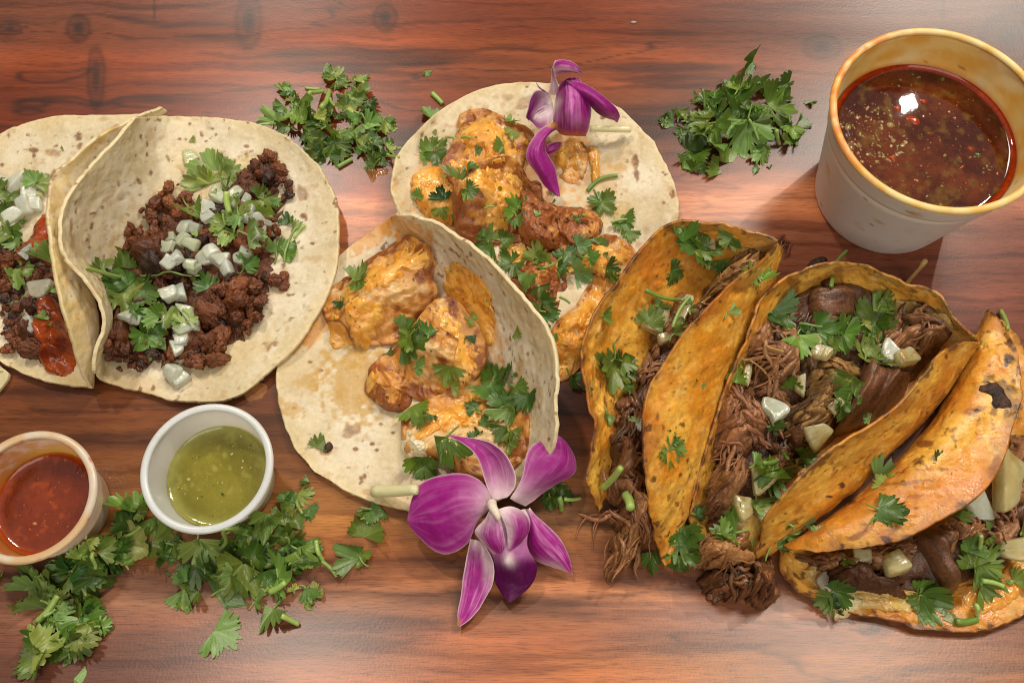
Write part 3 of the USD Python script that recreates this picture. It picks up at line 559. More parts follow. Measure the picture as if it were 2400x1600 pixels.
pillow(tD, 'chicken_piece', 'c3', [(620, 1000), (700, 960), (850, 980), (930, 1060), (900, 1180), (860, 1260), (780, 1230), (680, 1110)], 11, chick_col(1.0, .35, 40), M['chicken'], seed=27, facets=5, crease=1.2, p=3, amp=2.0, freq=240)
def sauces(t, crop, rows, seed, H=1.5):
    for k, (pts, h) in enumerate(rows):
        pillow(t, 'sauce', crop, pts, h, lambda V, r, s=seed + k: sauce_col(V, r, s), M['sauce'], sig=1.1, p=3, q=1.6, amp=.75, freq=230, seed=seed + k, nth=200, nr=60, sink=.7, rag=.24, holes=.6, crease=.35)
sauces(tD, 'c3', [
    ([(345, 520), (385, 440), (410, 330), (480, 290), (560, 300), (640, 340), (720, 360), (760, 400), (720, 470), (690, 520), (560, 545), (440, 580), (360, 600)], 2.6),
    ([(400, 660), (520, 580), (640, 560), (705, 560), (700, 660), (640, 720), (650, 860), (570, 880), (530, 780), (500, 690), (440, 680)], 2.6),
    ([(200, 630), (280, 580), (350, 570), (390, 680), (370, 790), (300, 800), (220, 730)], 1.6),
    ([(870, 1000), (960, 930), (1060, 900), (1180, 930), (1250, 980), (1240, 1050), (1150, 1090), (1040, 1040), (950, 1040)], 2.4),
    ([(855, 1350), (950, 1250), (1040, 1120), (1100, 1080), (1145, 1150), (1110, 1270), (1060, 1380), (980, 1480), (900, 1540), (850, 1540)], 2.4),
    ([(600, 940), (690, 930), (740, 980), (700, 1040), (630, 1010)], 2.2), ([(870, 440), (960, 420), (1030, 450), (1020, 520), (930, 560), (870, 510)], 1.4), ([(1020, 450), (1060, 455), (1085, 540), (1075, 640), (1050, 650), (1040, 560)], 2.8)], 51)
leaves(tD, 'c3', [(245, 470, 150, 200, .55), (300, 440, 40, 130, .5), (290, 520, -80, 150, .5), (640, 340, 80, 170, .7), (650, 400, -100, 120, .5), (590, 460, 200, 120, .35), (500, 480, 30, 70, .35), (430, 590, 60, 170, .3), (470, 560, 10, 110, .35), (470, 670, 0, 120, .3),
    (420, 690, 150, 80, .35), (205, 685, 60, 90, .25), (320, 690, 100, 150, .2), (330, 780, -90, 120, .25), (600, 665, 40, 50, .3), (680, 740, 120, 190, .5), (700, 820, -60, 140, .3), (790, 795, 20, 70, .4), (550, 870, 90, 130, .25), (520, 920, -150, 190, .2), (640, 910, 10, 140, .2),
    (790, 970, 80, 190, .5), (810, 1000, -20, 100, .4), (640, 1010, 120, 190, .15), (670, 1060, -80, 140, .2), (730, 1110, -110, 190, .5), (790, 1160, -70, 130, .25), (940, 990, 60, 200, .25), (1010, 930, 20, 150, .3), (1090, 920, 60, 110, .35), (1000, 1080, -20, 220, .55), (1060, 990, 10, 120, .3),
    (1120, 760, -40, 190, .4), (1060, 720, 150, 140, .2), (1210, 850, -60, 160, .45), (1230, 900, -90, 120, .3), (1140, 1050, -10, 150, .15), (830, 1250, -20, 240, .4), (880, 1380, -90, 70, .4), (770, 1240, 150, 120, .35), (980, 815, 40, 70, .3), (1160, 1110, -60, 90, .25), (900, 1040, 30, 110, .15), (860, 680, -80, 90, .4)], tilt=.2)
stem(tD, 'c3', (340, 420), (385, 425), .7, .7); stem(tD, 'c3', (415, 418), (460, 422), .7, .7); stem(tD, 'c3', (810, 1050), (900, 1005), .6, .3); stem(tD, 'c3', (1025, 680), (1170, 605), 1.1, .05, bend=.15); stem(tD, 'c3', (1055, 670), (1080, 720), .5, .2); stem(tD, 'c3', (525, 765), (575, 755), .6, .6); stem(tD, 'c3', (890, 1190), (940, 1220), .6, .3); stem(tD, 'c3', (1140, 830), (1215, 815), .7, .6)

# ---- C: chicken taco in front, its right side standing up
tC = thing('chicken_taco', 'middle chicken taco, pale tortilla wall raised on its right, large orchid at its front', 'taco', base_at('c4', 700, 800))
TC = tort(tC, 'c4', [
    [(240, 330, 2), (120, 560, 2), (40, 720, 3), (15, 830, 4), (25, 950, 4), (55, 1060, 4), (110, 1180, 4), (200, 1280, 4)], [(330, 235, 3), (260, 500, 2.5), (200, 800, 2.5), (250, 1100, 2.5), (330, 1368, 4)], [(430, 155, 5), (450, 500, 2.5), (450, 850, 2.5), (480, 1200, 2.5), (530, 1448, 4)],
    [(530, 85, 10), (660, 400, 3), (760, 800, 2.5), (780, 1150, 2.5), (760, 1500, 4)], [(570, 60, 16), (780, 300, 10), (980, 600, 6), (1080, 850, 5), (1080, 1100, 4), (950, 1480, 4)], [(590, 50, 22), (800, 190, 24), (1060, 440, 24), (1210, 700, 22), (1250, 900, 20), (1230, 1150, 16), (1120, 1420, 8)],
    [(600, 44, 26), (700, 65, 33), (800, 100, 38), (900, 160, 42), (1000, 230, 44), (1080, 300, 45), (1160, 390, 45), (1240, 490, 45), (1300, 570, 44), (1340, 640, 43), (1370, 740, 42), (1372, 850, 40), (1362, 950, 37), (1365, 1110, 32), (1300, 1270, 20), (1200, 1390, 10)]], 'corn', seed=12,
    marks=[(310, 1040, 22, 8, -30), (380, 1090, 50, 34, 20, .8), (400, 1180, 14, 10), (480, 1155, 14, 8), (500, 1185, 14, 8), (580, 1100, 16, 10), (520, 1060, 14, 10), (250, 1180, 40, 28, 0, .9), (230, 800, 20, 10), (180, 760, 14, 8), (460, 1385, 40, 16, 0, .6), (600, 150, 12, 10)],
    stain=[(420, 850, 190, 190, 0, .95, OIL), (200, 590, 120, 60, 50, .8, OR), (90, 980, 60, 50, 0, .8, OIL), (110, 660, 70, 40, 50, .7, OR), (170, 860, 60, 40, 0, .6, OIL), (640, 120, 160, 50, -20, .9, OR), (480, 160, 130, 60, 30, .8, OR), (1150, 950, 120, 170, 0, .5, OIL), (1000, 560, 90, 230, 20, .6, OR), (1200, 770, 40, 60, 0, .4, OIL)])
pillow(tC, 'sauce', 'c4', [(825, 380), (845, 320), (930, 330), (1020, 370), (1055, 480), (1072, 600), (1040, 660), (960, 580), (880, 500)], 5, lambda V, r: sauce_col(V, r, 7), M['sauce'], sig=2, seed=61, amp=2.2, rag=.22, crease=1.0)
pillow(tC, 'chicken_piece', 'c4', [(215, 440), (300, 335), (420, 262), (560, 182), (660, 168), (725, 225), (785, 268), (765, 340), (795, 400), (780, 490), (700, 560), (600, 625), (450, 650), (370, 640), (345, 590), (255, 540)], 23, chick_col(.55, .14, 41), M['chicken'], seed=62, facets=5, crease=1.2, p=7, q=2.8, amp=1.4, tilt=(-.05, .12))
pillow(tC, 'chicken_piece', 'c4', [(430, 870), (480, 800), (600, 830), (662, 930), (610, 985), (540, 980), (480, 940)], 13, chick_col(1.0, .35, 42), M['chicken'], seed=63, facets=5, crease=1.2, p=3, amp=2)
pillow(tC, 'chicken_piece', 'c4', [(450, 790), (520, 700), (640, 640), (760, 500), (870, 468), (950, 545), (1035, 680), (1000, 820), (900, 900), (760, 935), (640, 890), (500, 850)], 24, chick_col(.55, .25, 43), M['chicken'], seed=64, facets=5, crease=1.2, p=7, q=2.8, amp=1.5)
pillow(tC, 'chicken_piece', 'c4', [(610, 1120), (645, 970), (760, 930), (900, 860), (1040, 830), (1110, 880), (1210, 960), (1235, 1060), (1215, 1230), (1080, 1330), (930, 1340), (850, 1250), (740, 1215), (650, 1200)], 15, chick_col(.35, .1, 44), M['chicken'], seed=65, facets=5, crease=1.2, p=3.5, amp=1.5)
pillow(tC, 'chicken_piece', 'c4', [(610, 1070), (660, 1080), (740, 1150), (760, 1210), (680, 1200), (640, 1220)], 7, lambda V, r: mix([.62, .48, .24], [.76, .66, .44], sm(fbm(V * 300, 3, 4), .3, .7)), M['chicken'], seed=66, facets=5, crease=1.2, p=2, amp=1.6, freq=300, label='pale torn end of chicken')
sauces(tC, 'c4', [
    ([(235, 440), (310, 350), (430, 275), (560, 200), (650, 180), (720, 240), (770, 275), (700, 320), (640, 380), (520, 410), (400, 430), (330, 470), (270, 470)], 2.4),
    ([(345, 470), (370, 425), (440, 430), (500, 460), (530, 520), (490, 600), (420, 650), (360, 630), (342, 560)], 4.5),
    ([(760, 530), (860, 480), (940, 560), (1010, 680), (980, 800), (900, 850), (870, 780), (900, 680), (840, 600), (770, 580)], 2.2),
    ([(440, 860), (480, 780), (560, 720), (620, 690), (600, 760), (520, 800), (480, 880)], 2.0),
    ([(650, 1060), (700, 970), (800, 940), (920, 880), (1050, 840), (1090, 900), (1060, 980), (1080, 1080), (980, 1110), (880, 1100), (780, 1110), (720, 1140)], 2.8),
    ([(280, 560), (330, 560), (370, 700), (340, 760), (290, 720)], 2.0), ([(60, 700), (140, 600), (190, 540), (230, 560), (160, 640), (90, 720)], .9)], 71)
leaves(tC, 'c4', [(435, 330, 35, 190, .35), (395, 375, -120, 110, .3), (330, 490, -110, 90, .25), (610, 545, 100, 90, .4), (690, 580, 30, 140, .3), (690, 640, 0, 250, .45), (640, 660, 200, 130, .35), (770, 610, 60, 120, .4), (565, 715, -40, 70, .3), (705, 770, 20, 110, .5), (845, 820, -100, 180, .3),
    (968, 650, -80, 70, .3), (695, 1010, -60, 190, .3), (740, 1060, -80, 110, .3), (820, 1190, -100, 250, .2), (710, 1270, -90, 150, .08), (760, 1280, -60, 130, .25), (1150, 800, 60, 150, .3), (1010, 800, 160, 140, .2), (1100, 820, 20, 130, .35), (1090, 900, -60, 200, .45), (1060, 950, 150, 170, .45), (1150, 950, 20, 190, .4),
    (1200, 900, -30, 140, .2), (1240, 960, -80, 150, .1), (1160, 1020, -70, 150, .4), (1110, 1110, -120, 150, .35), (1160, 1120, -60, 120, .35), (1140, 1180, -90, 100, .35), (950, 990, 150, 110, .25), (1030, 1060, -20, 100, .2), (985, 1100, 0, 60, .1), (240, 1145, 70, 130, .35), (950, 1120, 140, 60, .2), (880, 870, 30, 90, .3)], tilt=.2)
leaf(tC, 'c4', 1185, 625, -40, 75, .5, tilt=0)
pillow(tC, 'char_flake', 'c4', [(245, 1170), (270, 1140), (288, 1165), (270, 1190), (250, 1195)], 2, lambda V, r: np.tile([.05, .022, .012], (len(V), 1)), M['char'], seed=3, amp=.6, nth=40, nr=10)

# ---- B: ground meat taco (second from the left)
tB = thing('ground_meat_taco', 'open taco of browned ground meat, diced onion and cilantro, its left side curled up', 'taco', base_at('c1', 950, 800))
TB = tort(tB, 'c1', [
    [(668, 160, 32), (590, 250, 38), (440, 410, 44), (330, 560, 46), (299, 700, 46), (330, 845, 44), (420, 950, 40), (495, 1050, 36), (516, 1180, 30), (480, 1290, 26), (465, 1400, 20)], [(720, 155, 22), (650, 300, 26), (530, 470, 30), (430, 620, 30), (400, 760, 30), (430, 880, 27), (500, 980, 24), (540, 1080, 20), (550, 1200, 16), (520, 1320, 12), (500, 1440, 8)],
    [(850, 150, 10), (800, 330, 9), (740, 550, 8), (680, 700, 6), (620, 850, 5), (600, 1000, 4), (600, 1150, 3), (590, 1300, 3), (570, 1470, 3)], [(1050, 160, 9), (1100, 400, 4), (1060, 700, 2.5), (950, 1000, 2.5), (850, 1250, 2.5), (720, 1510, 3)],
    [(1270, 195, 9), (1420, 450, 6), (1450, 700, 6), (1350, 1000, 5), (1150, 1300, 3.5), (900, 1548, 4)], [(1400, 255, 11), (1520, 350, 12), (1600, 460, 12), (1650, 600, 12), (1660, 720, 12), (1645, 900, 11), (1600, 1035, 10), (1530, 1160, 9), (1440, 1290, 8), (1340, 1385, 6), (1200, 1500, 5), (1090, 1545, 5)]], 'corn', seed=13,
    marks=[(680, 470, 12, 26, 30, 1), (580, 480, 8, 20, 10, .8), (720, 290, 8, 20), (720, 340, 8, 16), (740, 430, 10, 16), (825, 360, 9, 24, 25, .9), (890, 420, 9, 24, 30, .9), (450, 690, 12, 22), (445, 630, 7, 10), (350, 700, 8, 60, 0, .7), (360, 760, 12, 40, 0, .5), (1480, 530, 26, 40, 20, .7), (1490, 640, 20, 14), (1530, 775, 16, 10), (1210, 300, 14, 8), (880, 265, 10, 6), (910, 265, 6, 5), (1590, 915, 6, 6), (520, 560, 30, 10, 40, .5), (480, 860, 24, 40, 0, .4), (690, 250, 7, 12)],
    stain=[(1250, 390, 100, 50, 0, .5, (.60, .46, .16)), (900, 880, 380, 420, 0, .45, (.50, .37, .16)), (1150, 1300, 260, 100, 20, .4, (.58, .44, .18))])
onion(tB, 'c1', 935, 355, 95, (.8, 1, .35), 30, 5, 'lime', .1, name='lime_piece')
pillow(tB, 'meat_juice', 'c1', [(640, 800), (760, 830), (900, 820), (1050, 880), (1130, 960), (1060, 1080), (960, 1150), (820, 1180), (700, 1130), (620, 1000)], 1.6, lambda V, r: mix([.10, .06, .012], [.22, .15, .03], fbm(V * 200, 3, 3)), M['salsa'], sig=1.5, seed=33, amp=.7, rag=.2)
pillow(tB, 'ground_meat', 'c1', [(700, 760), (850, 560), (1000, 570), (1180, 450), (1320, 380), (1410, 520), (1340, 720), (1340, 950), (1230, 1180), (1000, 1310), (720, 1370), (560, 1320), (570, 1150), (640, 900)], 3.2, lambda V, r: mix([.05, .016, .006], [.19, .058, .017], fbm(V * 420, 4, 9)), M['meat'], sig=2.5, seed=34, amp=2.2, freq=330, rag=.22, crease=.6)
for k, r in enumerate([(1330, 420, 95, .55), (1390, 530, 62, .25), (1240, 470, 80, .2), (870, 560, 80, .75), (920, 600, 60, .6), (760, 640, 72, .6), (690, 740, 60, .6), (800, 720, 60, .5), (680, 830, 60, .4), (780, 870, 90, .15), (900, 910, 100, .1), (1060, 760, 85, .2), (1240, 780, 85, .45), (1330, 700, 60, .3), (1130, 980, 80, .15), (1230, 970, 62, .3), (1350, 970, 58, .55), (1120, 1070, 110, .5), (1240, 1080, 90, .55), (1220, 1180, 70, .4),
        (1020, 1130, 80, .15), (1060, 1290, 80, .8), (980, 1290, 90, .7), (590, 1290, 62, .6), (580, 1350, 55, .1), (670, 1350, 62, .25), (800, 1330, 62, .5), (740, 1230, 80, .25), (880, 1180, 80, .25), (680, 1030, 70, .4), (760, 1060, 90, .15), (1290, 600, 60, .25), (1160, 640, 90, .2)]):
    crumble(tB, 'c1', r[0], r[1], r[2], k, r[3], dark=.25 if r[3] < .3 else .06)
leaves(tB, 'c1', [(620, 1000, -70, 330, .3), (560, 960, 150, 200, .3), (640, 1090, -60, 200, .35), (720, 1020, -20, 200, .35), (600, 860, 110, 130, .35), (475, 880, 140, 120, .35)], tilt=.2)
for k, r in enumerate([(1110, 545, 170, (1, .55, .45), 10, 'green'), (1020, 615, 105, (1, .9, .6), 60, 'white'), (930, 705, 125, (1, .7, .5), 20, 'dim'), (830, 775, 110, (1, .8, .5), 40, 'green'), (930, 790, 120, (1, .7, .6), 110, 'green'), (845, 860, 95, (1, 1, .8), 0, 'white'), (940, 890, 100, (.8, .9, .7), 30, 'green'), (1030, 850, 115, (1, .9, .7), -15, 'white'), (1105, 895, 105, (.85, 1, .8), -20, 'white'), (1190, 835, 100, (1, .8, .5), 40, 'dim'),
        (1215, 580, 90, (1, .7, .5), 30, 'dim'), (1245, 655, 100, (.7, 1, .5), 0, 'dim'), (1250, 730, 100, (1, .5, .5), -10, 'green'), (865, 1035, 115, (1, .9, .8), -20, 'white'), (930, 1160, 170, (.42, 1, .4), -10, 'green'), (660, 1150, 90, (.9, .9, .6), 20, 'dim'), (880, 1265, 95, (.9, 1, .6), -30, 'white'), (865, 1425, 118, (1, .95, .7), 10, 'white'), (1300, 690, 70, (1, .6, .5), -40, 'dim'), (810, 1150, 90, (1, .8, .5), 40, 'dim')]):
    for j in (-1, 1): onion(tB, 'c1', r[0] + j * r[2] * .21 * math.cos(k * 1.7), r[1] + j * r[2] * .21 * math.sin(k * 1.7), r[2] * .74, r[3], r[4] + 50 * j, k + 200 * (j > 0), r[5], .3)
leaves(tB, 'c1', [(1035, 370, 105, 200, .7), (960, 480, 170, 210, .75), (1010, 430, 110, 130, .7), (1130, 430, 10, 190, .7), (1070, 490, -80, 160, .65), (1275, 520, 60, 130, .3), (965, 650, -50, 160, .35), (1150, 590, 90, 190, .6), (1110, 740, -100, 190, .7), (1190, 650, -60, 190, .55), (1295, 600, -55, 170, .45), (1250, 720, 0, 150, .5), (1240, 875, 30, 140, .4), (1010, 965, 120, 130, .35),
    (720, 1210, -120, 180, .4), (690, 1260, -90, 170, .6), (760, 1150, 60, 170, .25), (840, 1130, 40, 160, .4), (740, 1090, 150, 150, .2), (910, 1130, 80, 130, .55), (1380, 800, 70, 160, .3), (1440, 800, -60, 110, .35), (1410, 660, 90, 110, .3), (1450, 690, 60, 90, .35), (1400, 850, -80, 110, .3), (800, 1290, 0, 90, .5), (1080, 660, 150, 120, .4)], tilt=.25)
stem(tB, 'c1', (1120, 540), (1135, 640), 1.6, .9, lift=(2, 2)); stem(tB, 'c1', (1395, 870), (1450, 700), .7, .3); stem(tB, 'c1', (1445, 750), (1500, 690), .8, .9); stem(tB, 'c1', (420, 895), (600, 945), 1.0, .5); stem(tB, 'c1', (700, 940), (980, 935), .5, .5); stem(tB, 'c1', (1100, 640), (1110, 690), .6, .9, lift=(2, 1))

# ---- A: ground meat taco cut by the left edge of the picture
tA = thing('ground_meat_taco', 'left taco with red salsa over the meat, right side folded up over filling', 'taco', base_at('c1', 120, 800))
TA = tort(tA, 'c1', [
    [(-300, 420, 6), (-330, 800, 3), (-300, 1150, 3), (-250, 1250, 4)], [(-40, 260, 6), (-60, 600, 3), (-60, 1000, 2.5), (-60, 1320, 4)], [(120, 188, 7), (120, 600, 3), (120, 1000, 3), (130, 1420, 4)], [(300, 150, 8), (270, 600, 3), (290, 1000, 3), (290, 1465, 4)], [(520, 145, 9), (400, 500, 3), (390, 900, 3), (400, 1200, 3), (420, 1478, 4)],
    [(800, 130, 10), (620, 300, 16), (450, 560, 20), (400, 750, 20), (420, 950, 20), (470, 1150, 16), (460, 1330, 12), (440, 1482, 7)], [(795, 115, 13), (600, 225, 28), (420, 390, 34), (330, 560, 36), (310, 760, 36), (340, 980, 34), (410, 1200, 26), (430, 1400, 14), (440, 1480, 8)],
    [(785, 105, 15), (700, 135, 24), (580, 190, 33), (450, 262, 40), (330, 370, 43), (252, 440, 44), (235, 530, 44), (224, 640, 44), (236, 770, 44), (262, 950, 42), (300, 1100, 38), (350, 1280, 28), (400, 1430, 16), (438, 1482, 9)]], 'corn', seed=14, split=.55, edge_tone=.7,
    marks=[(45, 350, 60, 10, 20), (165, 318, 24, 12), (165, 345, 8, 12), (255, 330, 46, 20, -15, .7), (10, 390, 12, 10), (385, 250, 16, 22), (560, 215, 40, 14, 35, .6), (470, 290, 60, 12, 40, .6), (260, 440, 18, 30, -20, .9), (270, 540, 30, 60, 0, .5), (255, 600, 20, 30, 0, .5), (345, 1030, 8, 5), (380, 1130, 10, 22, 0, .8), (468, 310, 6, 9), (330, 960, 14, 30, 0, .5)],
    stain=[(420, 330, 200, 24, 42, .55, (.62, .38, .10)), (300, 820, 60, 360, 0, .5, (.62, .42, .12)), (370, 1200, 60, 260, -10, .5, (.62, .42, .12))])
for k, r in enumerate([(40, 870, 80, .6), (-20, 900, 80, .5), (40, 940, 70, .55), (60, 1010, 60, .2), (60, 1090, 62, .4), (120, 850, 70, .2), (80, 1170, 45, .3), (70, 1225, 55, .05), (85, 1290, 62, .7), (160, 1230, 70, .5), (200, 960, 70, .2), (230, 1100, 90, .15), (250, 1250, 90, .2), (-60, 1000, 80, .4), (200, 850, 70, .3)]):
    crumble(tA, 'c1', r[0], r[1], r[2], k + 50, r[3], dark=.15)
onion(tA, 'c1', 205, 1010, 130, (.9, .8, .4), 0, 3, 'pale', .1); onion(tA, 'c1', 130, 1160, 90, (1, .6, .4), -50, 4, 'white')
def red_col(V, r): 
    f = fbm(V * 200, 4, 2); c = mix([.15, .020, .006], [.34, .062, .013], sm(f, .3, .7)); return mix(c, [.30, .11, .05], sm(noise(V * 700, 4), .85, .95) * .6)
for k, (pts, h) in enumerate([([(150, 700), (200, 630), (250, 640), (280, 800), (230, 880), (170, 830)], 7), ([(190, 1030), (240, 1020), (270, 1080), (300, 1180), (340, 1260), (330, 1330), (240, 1290), (180, 1240), (160, 1150)], 6), ([(200, 1340), (260, 1290), (340, 1310), (385, 1390), (330, 1440), (270, 1420), (220, 1400)], 5)]):
    pillow(tA, 'salsa', 'c1', pts, h, red_col, M['salsa'], sig=2.0, p=2.4, amp=1.4, freq=220, seed=k + 5, rag=.1)
for k, r in enumerate([(60, 490, 170, (1, .6, .5), 10, 'white'), (165, 520, 130, (.9, 1, .6), -30, 'white'), (140, 590, 150, (1, .7, .5), 60, 'white'), (80, 690, 140, (1, .75, .7), -10, 'white'), (20, 560, 110, (1, .7, .5), 0, 'green'), (130, 820, 80, (.5, 1, .5), 0, 'dim')]):
    for j in (-1, 1): onion(tA, 'c1', r[0] + j * r[2] * .21 * math.cos(k * 1.7), r[1] + j * r[2] * .21 * math.sin(k * 1.7), r[2] * .74, r[3], r[4] + 50 * j, k + 40 + 200 * (j > 0), r[5], .3)
leaves(tA, 'c1', [(190, 460, 50, 150, .55), (140, 450, 140, 110, .6), (20, 600, 120, 150, .3), (60, 570, 30, 130, .25), (60, 760, -70, 180, .5), (20, 720, 150, 160, .3), (85, 780, -60, 140, .6), (105, 970, -70, 170, .7), (345, 310, 120, 130, .5), (430, 240, 30, 80, .25), (5, 480, 90, 110, .25), (200, 1130, 80, 90, .3), (250, 1000, 100, 60, .7)], tilt=.2)
leaf(tA, 'c1', 205, 790, 80, 200, .6, tilt=.3, name='pepper_leaf')
close(TA)

# ---- tortilla corner at the left edge
V, F, _, _ = sheet(loft('c1', [[(-140, 1330, 2.5), (-140, 1420, 2.5), (-140, 1520, 2.5)], [(-40, 1340, 2.5), (-30, 1420, 2.5), (-45, 1510, 2.5)], [(10, 1385, 2.5), (42, 1415, 3), (20, 1465, 2.6), (-10, 1500, 2.5)]], 40, 30), .0018)
top('tortilla_scrap', V, F, M['tortilla'], 'pale corner of tortilla at the left edge, below the left taco', 'tortilla', mix([.5, .42, .22], [.62, .54, .32], fbm(V * 150, 3, 2)))

# ---- G: birria taco at the right, flap facing up
OG = (.64, .20, .012)
tG = thing('birria_taco', 'orange griddled beef taco at the right with a charred flake on its top flap', 'taco', base_at('c5', 1250, 1250))
TG = tort(tG, 'c5', [
    [(752, 1245, 8), (750, 1300, 6), (790, 1365, 5), (880, 1430, 4), (1010, 1468, 4), (1100, 1490, 4), (1200, 1520, 4), (1300, 1535, 4), (1400, 1540, 4), (1500, 1525, 4), (1640, 1465, 5), (1800, 1300, 6), (1850, 1000, 6), (1800, 700, 10)], [(760, 1235, 6), (850, 1330, 3), (1050, 1400, 2.5), (1250, 1430, 2.5), (1450, 1400, 2.5), (1620, 1250, 3), (1700, 950, 3), (1680, 600, 8)],
    [(780, 1220, 4), (950, 1250, 2.5), (1150, 1200, 2.5), (1350, 1080, 2.5), (1480, 900, 2.5), (1570, 650, 5), (1590, 450, 8)], [(790, 1225, 4), (915, 1165, 2.5), (1075, 1050, 2.5), (1230, 920, 2.5), (1360, 760, 3), (1450, 570, 6), (1500, 395, 10)], [(785, 1225, 7), (900, 1150, 9), (1060, 1030, 15), (1210, 900, 17), (1340, 740, 17), (1440, 550, 17), (1497, 386, 17)],
    [(780, 1218, 12), (910, 1165, 23), (1085, 1070, 30), (1255, 940, 33), (1400, 760, 33), (1490, 570, 29), (1515, 400, 22)], [(770, 1224, 14), (900, 1205, 26), (1100, 1150, 33), (1300, 1040, 35), (1450, 870, 35), (1550, 670, 33), (1565, 460, 26)],
    [(762, 1232, 14), (850, 1250, 22), (960, 1245, 28), (1050, 1235, 32), (1180, 1210, 35), (1250, 1180, 36), (1340, 1130, 37), (1430, 1080, 38), (1510, 1000, 38), (1545, 940, 38), (1570, 870, 37), (1600, 760, 36), (1622, 690, 34), (1615, 600, 32), (1600, 520, 30), (1570, 450, 28)]], 'birria', seed=15, split=.58, nv=220, edge_tone=.7,
    marks=[(1450, 740, 50, 16, 10, .8), (1270, 860, 30, 14), (1420, 900, 12, 24, 20), (1200, 1000, 120, 7, 5, .7), (1230, 1050, 40, 7, 5, .8), (1010, 1070, 20, 10), (1320, 690, 50, 26, 50, .9), (1520, 940, 16, 50, -25, .7), (1120, 980, 60, 6, 6, .7), (1030, 1190, 40, 12, 25, .9), (1170, 1160, 30, 10, 40, .9), (1250, 1100, 16, 6, 30), (1160, 880, 40, 20, 30, .7)],
    char=[(1575, 560, 20, 26, 0, 1), (1460, 740, 10, 5), (1140, 1215, 12, 8), (1240, 1090, 10, 6), (1185, 1155, 8, 14, 30), (1540, 655, 60, 34, -30, .7), (1590, 730, 30, 40, 0, .6)], stain=[(1400, 980, 120, 80, 30, .6, OG), (1250, 1050, 180, 60, 20, .4, OG)])
tx = lambda d, s: beef_col(d, s)
pillow(tG, 'beef_mound', 'c5', [(860, 1270), (1000, 1230), (1200, 1190), (1400, 1080), (1540, 960), (1640, 820), (1720, 900), (1690, 1150), (1580, 1300), (1450, 1340), (1300, 1400), (1100, 1380), (950, 1360)], 13, beef_col(.5, 4), M['beef'], seed=81, amp=2.5, freq=200, sig=2)
CH = lambda V, r: mix([.60, .32, .06], [.74, .50, .16], sm(fbm(V * 200, 3, 6), .3, .7))
pillow(tG, 'melted_cheese', 'c5', [(840, 1310), (950, 1330), (1100, 1370), (1250, 1400), (1300, 1430), (1200, 1470), (1080, 1450), (950, 1430), (880, 1400)], 4, CH, M['sauce'], seed=82, amp=1.8, freq=240, rag=.15, sig=1.5)
pillow(tG, 'melted_cheese', 'c5', [(895, 1420), (960, 1415), (1010, 1400), (1050, 1430), (1010, 1470), (960, 1490), (940, 1450), (905, 1455)], 3, lambda V, r: mix([.68, .50, .20], [.78, .66, .36], fbm(V * 300, 3, 3)), M['sauce'], seed=83, amp=1.4, freq=300, rag=.2, sig=1.2)
pillow(tG, 'melted_cheese', 'c5', [(1400, 1380), (1500, 1360), (1600, 1280), (1640, 1330), (1600, 1420), (1500, 1470), (1420, 1450)], 2.5, lambda V, r: mix([.60, .22, .03], [.68, .32, .06], fbm(V * 300, 3, 3)), M['sauce'], seed=84, amp=1.2, freq=280, rag=.15, sig=1.2)
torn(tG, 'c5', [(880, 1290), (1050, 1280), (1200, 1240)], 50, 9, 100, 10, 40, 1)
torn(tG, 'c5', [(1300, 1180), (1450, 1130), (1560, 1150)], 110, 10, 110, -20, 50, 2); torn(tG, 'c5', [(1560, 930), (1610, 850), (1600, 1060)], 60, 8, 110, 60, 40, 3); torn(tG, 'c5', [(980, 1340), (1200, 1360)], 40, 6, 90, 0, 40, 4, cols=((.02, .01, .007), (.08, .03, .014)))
shred(tG, 'c5', [(870, 1280), (1000, 1270), (1150, 1250)], 60, 70, 200, 20, 20, 85, H=4); shred(tG, 'c5', [(1280, 1180), (1400, 1130), (1500, 1150)], 110, 110, 170, -20, 60, 86, H=4); shred(tG, 'c5', [(1560, 960), (1620, 860), (1620, 1020)], 70, 70, 170, 70, 30, 87, H=4); shred(tG, 'c5', [(1530, 1130), (1600, 1060)], 90, 70, 130, 40, 60, 88, H=4, cols=((.12, .045, .02), (.27, .12, .05)))
shred(tG, 'c5', [(1000, 1340), (1180, 1350)], 50, 50, 150, 5, 25, 89, H=3, cols=((.02, .01, .007), (.07, .022, .012)))
pillow(tG, 'beef_piece', 'c5', [(1245, 1190), (1290, 1165), (1330, 1190), (1375, 1270), (1430, 1350), (1425, 1395), (1385, 1390), (1330, 1330), (1280, 1260)], 9, beef_col(.15, 5, -55), M['beef'], seed=90, p=2.2, amp=.8, ridge=grain(-55, .9, 700, 3), sig=2, label='thick strand of braised beef')
pillow(tG, 'beef_piece', 'c5', [(1000, 1320), (1040, 1290), (1100, 1330), (1180, 1345), (1190, 1380), (1100, 1380), (1020, 1370)], 6, beef_col(.85, 6), M['char'], seed=91, amp=2.2, freq=300, sig=2)
for k, r in enumerate([(1545, 1010, 165, (.62, 1.3, .5), -12, 'birria'), (1455, 1085, 105, (.7, 1, .35), 15, 'dim'), (1155, 1295, 95, (1, .9, .7), 20, 'birria'), (1575, 1245, 110, (1, .75, .6), 0, 'birria'), (1050, 1265, 70, (1, .7, .5), 0, 'birria'), (910, 1365, 70, (.7, 1, .5), 20, 'pale')]):
    onion(tG, 'c5', r[0], r[1], r[2], r[3], r[4], k + 70, r[5], .15, lift=3 if k == 0 else 0)
